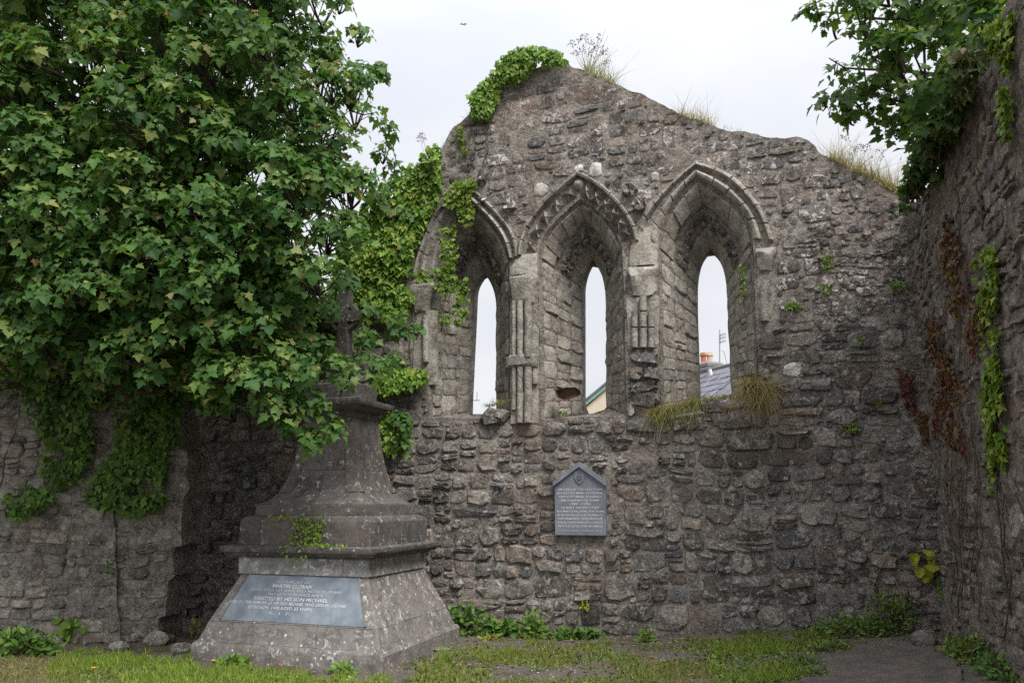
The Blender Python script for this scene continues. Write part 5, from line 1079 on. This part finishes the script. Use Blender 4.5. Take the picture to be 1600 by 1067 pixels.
def gt(u, v, d=-.15): return GW.to3(*GW.px(u, v, d), d)
stalks('dry_hogweed', 'dead branching umbel stalks on the peak of the gable', gt(918, 112), [gt(u, v) for u, v in ((893, 72), (903, 66), (914, 60), (922, 68), (930, 74), (938, 86), (944, 82), (900, 86), (910, 80), (925, 88), (950, 100), (935, 62))])
stalks('dry_hogweed', 'bent bare stalks beside the dead umbels', gt(922, 114), [gt(946, 46), gt(965, 78), gt(950, 56)], .004, False)
stalks('dry_hogweed', 'single thin dry umbel stalk on the ivy left of the gable', gt(668, 252), [gt(661, 214), gt(657, 218)], .004)
stalks('dry_hogweed', 'faint thin stalks above the grass near the side wall', gt(1345, 268), [gt(u, v) for u, v in ((1320, 218), (1345, 235), (1362, 232), (1375, 245), (1335, 240))], .0025)
# ------------------------------------------------------------------ plants on the ground
def bush(name, label, c, R, n, size, mat, T=OVAL, cat='plant', nobj=60, up=.5, stems=8):
    c = np.asarray(c, float); root = thing(name, label, cat, c); d = norm(rnd(n) + np.array((0, 0, .5))); d[:, 2] = np.abs(d[:, 2]); R = np.asarray(R)
    P = c + d * R * RNG.uniform(.45, 1.05, (n, 1)); leaves(root, T, frames(P, d * .5 + np.array((0, -.3, .8)) + rnd(n) * .3, d + rnd(n) * .5 + np.array((0, 0, up - .5)), size * RNG.uniform(.6, 1.25, n)), RNG.random(n) * .97, M[mat], nobj, cell=6, minpx=6)
    mb = MB()
    for _ in range(stems): e = c + norm(rnd(1)[0] + (0, 0, .8)) * R * .9; e[2] = max(e[2], c[2] + .05); tube(mb, [c, (c + e) / 2 + (0, 0, .03), e], [.008, .006, .003], 4)
    tag(mb.build('stems', M['vine_wood'], root), kind='stuff')
def gp(u, v): p = g_at(u, v); return p
def near_gable(u, v, d=.15): p = GW.to3(*GW.px(u, v, d), d); p[2] = float(gheight(p[0], p[1])); return p
bush('bramble', 'dark bramble bush between the monument and the gable', near_gable(725, 985, .2), (.4, .2, .34), 420, .055, 'ivy_dark', CLOVER, 'bramble', 120)
bush('bramble', 'low trailing bramble right of the dark bramble bush', near_gable(785, 985, .15), (.26, .15, .16), 160, .075, 'ivy_dark', CLOVER, 'bramble', 60)
bush('weed_plant', 'bright green leafy weed at the foot of the gable', near_gable(833, 990, .18), (.17, .12, .3), 260, .065, 'weed_bright', OVAL, 'weed', 90, .9)
bush('bramble', 'low dark bramble along the gable foot right of the bright weed', near_gable(905, 990, .15), (.36, .15, .12), 260, .055, 'ivy_dark', CLOVER, 'bramble', 70)
bush('nettle_plant', 'dark nettle clump at the foot of the left wall', gp(35, 1022) + (0, -.02, 0), (.42, .22, .24), 420, .085, 'ivy_dark', OVAL, 'nettle', 140)
bush('seedling', 'small seedling with two yellow leaves beside the monument base', gp(292, 1000) + (-.02, .3, 0), (.07, .05, .2), 5, .11, 'yellow_leaf', OVAL, 'seedling', 5, 1.2, 3)
bush('weed_plant', 'single bright weed rosette before the monument base', gp(535, 1052), (.09, .09, .08), 60, .07, 'weed_bright', OVAL, 'weed', 40, .8)
bush('weed_plant', 'leafy weed rosette at the left front of the monument base', gp(365, 1040), (.16, .12, .08), 110, .07, 'weed_bright', OVAL, 'weed', 60, .8)
bush('weed_plant', 'green scrub against the gable left of the tarmac slab', near_gable(1335, 1000, .3), (.5, .3, .2), 700, .05, 'weed', OVAL, 'weed', 80)
bush('weed_plant', 'tall brown green weed thicket near the gable corner', near_gable(1395, 1000, .2), (.3, .2, .45), 420, .05, 'weed', OVAL, 'weed', 60)
bush('weed_plant', 'green weeds along the foot of the side wall', gp(1520, 1030), (.22, .4, .2), 520, .05, 'weed', OVAL, 'weed', 80)
bush('weed_plant', 'dark weeds at the near end of the side wall foot', gp(1570, 1055) + (-.05, 0, 0), (.14, .3, .16), 260, .05, 'ivy_dark', OVAL, 'weed', 50)
bush('weed_plant', 'small bright weed tuft in the middle of the ground by the gable', near_gable(1010, 1010, .35), (.1, .08, .12), 70, .06, 'weed_bright', OVAL, 'weed', 40, .8)
bush('weed_plant', 'little yellow flowered weed on bare ground near the monument', gp(765, 1000), (.12, .08, .05), 60, .05, 'yellow_leaf', OVAL, 'weed', 20)
for u, v, l in ((697, 1032, 'grass tuft at the right of the monument base'), (752, 1030, 'olive grass tuft between two darker tufts'), (793, 1022, 'dark green grass tuft in front of the bright weed'), (836, 1008, 'short grass tuft touching the bright weed')):
    b = gp(u, v); tuft('grass_tuft', l, b + rnd(12) * np.array((.07, .05, 0)), [('grass_green', .55, 1), ('grass', .45, 1)], 260, .11, .4)
for i, (u, v) in enumerate(((1262, 1040), (1285, 1020), (1270, 1056), (1305, 1016))):
    b = gp(u, v); bush('weed_plant', ('low green weed at the left edge of the tarmac slab', 'small weed at the back left corner of the tarmac slab', 'near green weed overgrowing the left tarmac edge', 'wispy weed behind the tarmac slab')[i], b, (.16, .12, .1), 130, .04, 'weed', OVAL, 'weed', 30)
def flower(u, v, label):
    b = gp(u, v); root = thing('dandelion', label, 'flower', b); mb = MB(); tube(mb, [b, b + (0, 0, .07)], .003, 5); mb.build('stem', M['weed'], root)
    mb = MB(); n = 14; V = [b + (0, 0, .085)] + [b + (.022 * (1 if k % 2 else .8) * math.cos(2 * math.pi * k / n), .022 * (1 if k % 2 else .8) * math.sin(2 * math.pi * k / n), .078 + .006 * (k % 2)) for k in range(n)] + [b + (0, 0, .068)]
    mb.add(V, [(0, 1 + k, 1 + (k + 1) % n) for k in range(n)] + [(n + 1, 1 + (k + 1) % n, 1 + k) for k in range(n)]); mb.build('flower_head', M['dandelion'], root)
M['dandelion'] = plain_mat('dandelion yellow', (.75, .42, .03), .7, .1)
flower(145, 1056, 'yellow dandelion in the grass left of the monument'); flower(333, 1044, 'orange yellow dandelion by the left front of the monument')
def rock(u, v, r, label, mat='stone_left', squash=.75, lift=.0, dy=0.):
    b = gp(u, v) + (0, dy, 0); root_v = []; mb = MB(); nu, nv = 9, 6
    V = []; sd2 = RNG.uniform(0, 90)
    for i in range(nv + 1):
        for k in range(nu):
            a, e = 2 * math.pi * k / nu, math.pi * i / nv - math.pi / 2; d = np.array((math.cos(a) * math.cos(e), math.sin(a) * math.cos(e), math.sin(e))); V.append(b + d * r * np.array((1.15, .9, squash)) * (1 + .3 * float(fbm(d[0] * 1.6 + sd2, d[1] * 1.6 + d[2] * 1.3, 5, 3))) + (0, 0, r * squash * .6 + lift))
    mb.add(V, [(i * nu + k, i * nu + (k + 1) % nu, (i + 1) * nu + (k + 1) % nu, (i + 1) * nu + k) for i in range(nv) for k in range(nu)], RNG.random()); o = mb.build('fallen_stone', M[mat], None, 38, tuple(b)); tag(o, label, 'stone')
rock(186, 1016, .09, 'pale rounded stone lying at the foot of the left wall'); rock(283, 1020, .1, 'dark broken stone touching the left corner of the monument base', 'stone_low'); rock(243, 1008, .13, 'large brown stone under the ragged wall end'); rock(262, 1004, .09, 'grey stone between the brown stone and the monument', 'stone_low'); rock(212, 1002, .1, 'small flat stone beside the pale rounded stone', 'stone_low')
rock(1447, 1008, .12, 'dark rounded stone lying in the gable corner', 'stone_low', .8); rock(690, 1016, .09, 'flat pale stone lying beside the monument right corner', 'stone_left', .3); rock(1232, 1003, .08, 'low stone at the gable foot by the scrub', 'stone_low', .5)
def stick(label, pts, r=.007):
    P = smooth(np.array(pts), 2); mb = MB(); tube(mb, P, np.linspace(r, r * .5, len(P)), 5); o = mb.build('dead_stick', M['dry_stalk'], None, 180, tuple(P[0])); tag(o, label, 'stick')
Zo = np.array((0, 0, .02))
stick('pale crooked stick leaning on weeds in front of the gable corner', [near_gable(1420, 985, .2) + Zo, near_gable(1412, 960, .12) + (0, 0, .35), near_gable(1400, 930, .08) + (0, 0, .55)], .01)
stick('thin dead stem leaning across the gable left of the corner', [near_gable(1345, 990, .15), near_gable(1365, 950, .08) + (0, 0, .5), near_gable(1410, 900, .06) + (0, 0, 1.05)], .006)
stick('pale stick lying on the ground left of the tarmac slab', [gp(1265, 1012) + Zo, gp(1295, 1018) + Zo, gp(1318, 1020) + Zo], .01)
stick('thin twig lying on the gravel under the plaque', [gp(880, 1003) + Zo, gp(960, 1005) + Zo, gp(1040, 1010) + Zo], .006); stick('dead twig resting against the side wall foot', [gp(1475, 1008) + Zo, gp(1495, 995) + (0, 0, .2), gp(1508, 985) + (0, 0, .3)], .008)
stick('dead stem lying at the left foot of the nettles', [gp(0, 1030) + Zo, gp(20, 1036) + Zo, gp(45, 1022) + Zo], .008)
# ------------------------------------------------------------------ grass, ground cover, gravel
def gmask(P, kind):
    u, v, z = project(np.c_[P, gheight(P[:, 0], P[:, 1])]); x, y = P[:, 0], P[:, 1]; n = fbm(x * 1.3, y * 1.3, 23, 4)
    lush = inpoly(u + 45 * fbm(x * 4, y * 4, 88, 3), v + 14 * fbm(x * 5, y * 5, 89, 2), [(75, 1040), (130, 1022), (290, 1032), (420, 1050), (600, 1062), (640, 1100), (90, 1100)]) * 1.0
    right = inpoly(u + 30 * fbm(x * 4, y * 4, 90, 3), v + 12 * fbm(x * 5, y * 5, 92, 2), [(640, 1040), (720, 1012), (900, 1008), (1060, 996), (1300, 985), (1340, 1012), (1255, 1040), (1245, 1100), (640, 1100)]) * 1.
    bright = inpoly(u + 30 * fbm(x * 4, y * 4, 90, 3), v + 12 * fbm(x * 5, y * 5, 92, 2), [(1100, 1020), (1160, 1005), (1240, 1010), (1270, 1045), (1250, 1100), (1130, 1100)]) * 1.
    straw = inpoly(u + 40 * fbm(x * 4, y * 4, 94, 3), v, [(-60, 1030), (125, 1028), (125, 1100), (-60, 1100)]) + inpoly(u, v, [(1000, 1040), (1110, 1035), (1130, 1100), (1000, 1100)]) * .8
    rw = inpoly(u, v, [(1495, 1010), (1530, 1015), (1600, 1070), (1600, 1100), (1500, 1100)]) * .8
    return dict(lush=lush, right=right * 1.15, bright=bright, straw=straw, rw=rw, n=n)
def ground_blades(name, mat, N, L, sel, width=.5, T=BLADE, up=1., flat=.5):
    P = np.c_[RNG.uniform(-6.6, 6.4, N), RNG.uniform(6.9, 10.2, N)]; k = gmask(P, 0); P = P[RNG.random(N) < sel(k, P)]; n = len(P)
    q = np.c_[P, gheight(P[:, 0], P[:, 1])]; inside = ((q - MC) @ A1); ins2 = ((q - MC) @ N1); keep = ~((np.abs(inside) < 1.09) & (np.abs(ins2) < 1.09)); q = q[keep]; n = len(q)
    t = norm(Z3 * up + rnd(n) * flat); tag(leaf_cloud(name, T, frames(q, rnd(n) + np.array((0, -.2, .3 + (1 - up) * 3)), t, L * RNG.uniform(.5, 1.2, n), width), RNG.random(n) * .97, M[mat]), kind='stuff')
sm1 = lambda x: np.clip(x, 0, 1)
ground_blades('lush_grass', 'grass_green', 130000, .08, lambda k, P: sm1(k['lush'] * sm1(.75 + k['n'] * 2.2) + k['bright'] * sm1(.4 + k['n'] * 2)), .9)
ground_blades('mixed_grass', 'grass', 150000, .06, lambda k, P: sm1(k['right'] * sm1(.26 + k['n'] * 1.7) + k['lush'] * .3 + k['rw'] * .4 + k['straw'] * .55), .9)
ground_blades('dry_grass', 'straw', 60000, .06, lambda k, P: sm1(k['straw'] * (.7 + k['n']) + .04 + k['right'] * .1 + k['lush'] * .12), .6, flat=1.1)
ground_blades('ground_cover', 'weed', 90000, .036, lambda k, P: sm1(k['lush'] * .4 + k['right'] * sm1(.3 + k['n'] * 1.6) * .9 + k['bright'] * .5 + k['rw'] * .5 + .01), 1., CLOVER, .25, .6)
ground_blades('clover_patch', 'grass_green', 30000, .032, lambda k, P: sm1(k['bright'] * sm1(.6 + k['n']) + k['lush'] * .25), 1., CLOVER, .25, .6)
n = 9000; P = np.c_[RNG.uniform(-6.6, 6.0, n), RNG.uniform(6.9, 10.3, n)]; q = np.c_[P, gheight(P[:, 0], P[:, 1])]
PEB = (np.array([(1, 0, 0), (-.9, .2, 0), (.1, 1, 0), (-.1, -1, .1), (.1, 0, .7), (0, 0, -.6)], float), np.array([(0, 2, 4), (2, 1, 4), (1, 3, 4), (3, 0, 4), (2, 0, 5), (1, 2, 5), (3, 1, 5), (0, 3, 5)]))
M['pebble'] = (lambda n: n.done(n.bsdf(n.ramp(n.attr(), [(0, (.1, .09, .08)), (.6, (.2, .185, .165)), (.9, (.33, .31, .28)), (1, (.5, .48, .45))]), .9)))(NT('gravel pebble'))
tag(leaf_cloud('gravel', PEB, frames(q, np.array((0, 0, 1.)) + rnd(n) * .2, rnd(n) * np.array((1, 1, .1)), .006 + .012 * RNG.random(n) ** 3), RNG.random(n), M['pebble']), kind='stuff')
M['litter'] = leaf_mat('leaf litter', [(0, (.1, .06, .03)), (.6, (.2, .13, .07)), (1, (.32, .2, .09))], .1, .8)
n = 900; P = np.c_[RNG.uniform(-6.4, 5.6, n), RNG.uniform(7.0, 10.2, n)]; q = np.c_[P, gheight(P[:, 0], P[:, 1]) + .012]
tag(leaf_cloud('leaf_litter', OVAL, frames(q, np.array((0, 0, 1.)) + rnd(n) * .35, rnd(n) * np.array((1, 1, .15)), .03 + .05 * RNG.random(n)), RNG.random(n) * .97, M['litter']), kind='stuff')
# ------------------------------------------------------------------ bird
b = at_y(724, 39, 24.); bird = thing('bird', 'tiny dark bird flying in the pale sky', 'bird', b); mb = MB()
S = .055; V = [(0, -1.1, 0), (.16, -.3, .05), (.1, .6, 0), (.28, 1.25, 0), (-.28, 1.25, 0), (-.1, .6, 0), (-.16, -.3, .05), (0, -.2, .18), (0, -.2, -.16), (0, .6, -.08)]
V = [b + np.array((x * S + y * S * .8, y * S * .3, z * S + y * -S * .5)) for x, y, z in V]; mb.add(V, [(0, 1, 7), (0, 7, 6), (1, 2, 7), (6, 7, 5), (7, 2, 5), (2, 3, 4), (2, 4, 5), (0, 8, 1), (0, 6, 8), (1, 8, 2), (6, 5, 8), (8, 9, 2), (8, 5, 9)], .5)
M['bird'] = plain_mat('bird plumage', (.04, .04, .045), .8); mb.build('body', M['bird'], bird)
for s in (1, -1):
    mb = MB(); mb.add([b + np.array(p) * S * 1.1 for p in ((0, -.3, .1), (s * 1.1, -.5, .55), (s * 2.1, .3, .35), (s * .9, .5, .25), (0, .3, .08))], [(0, 1, 3, 4), (1, 2, 3)], .5); mb.build('wing', M['bird'], bird)
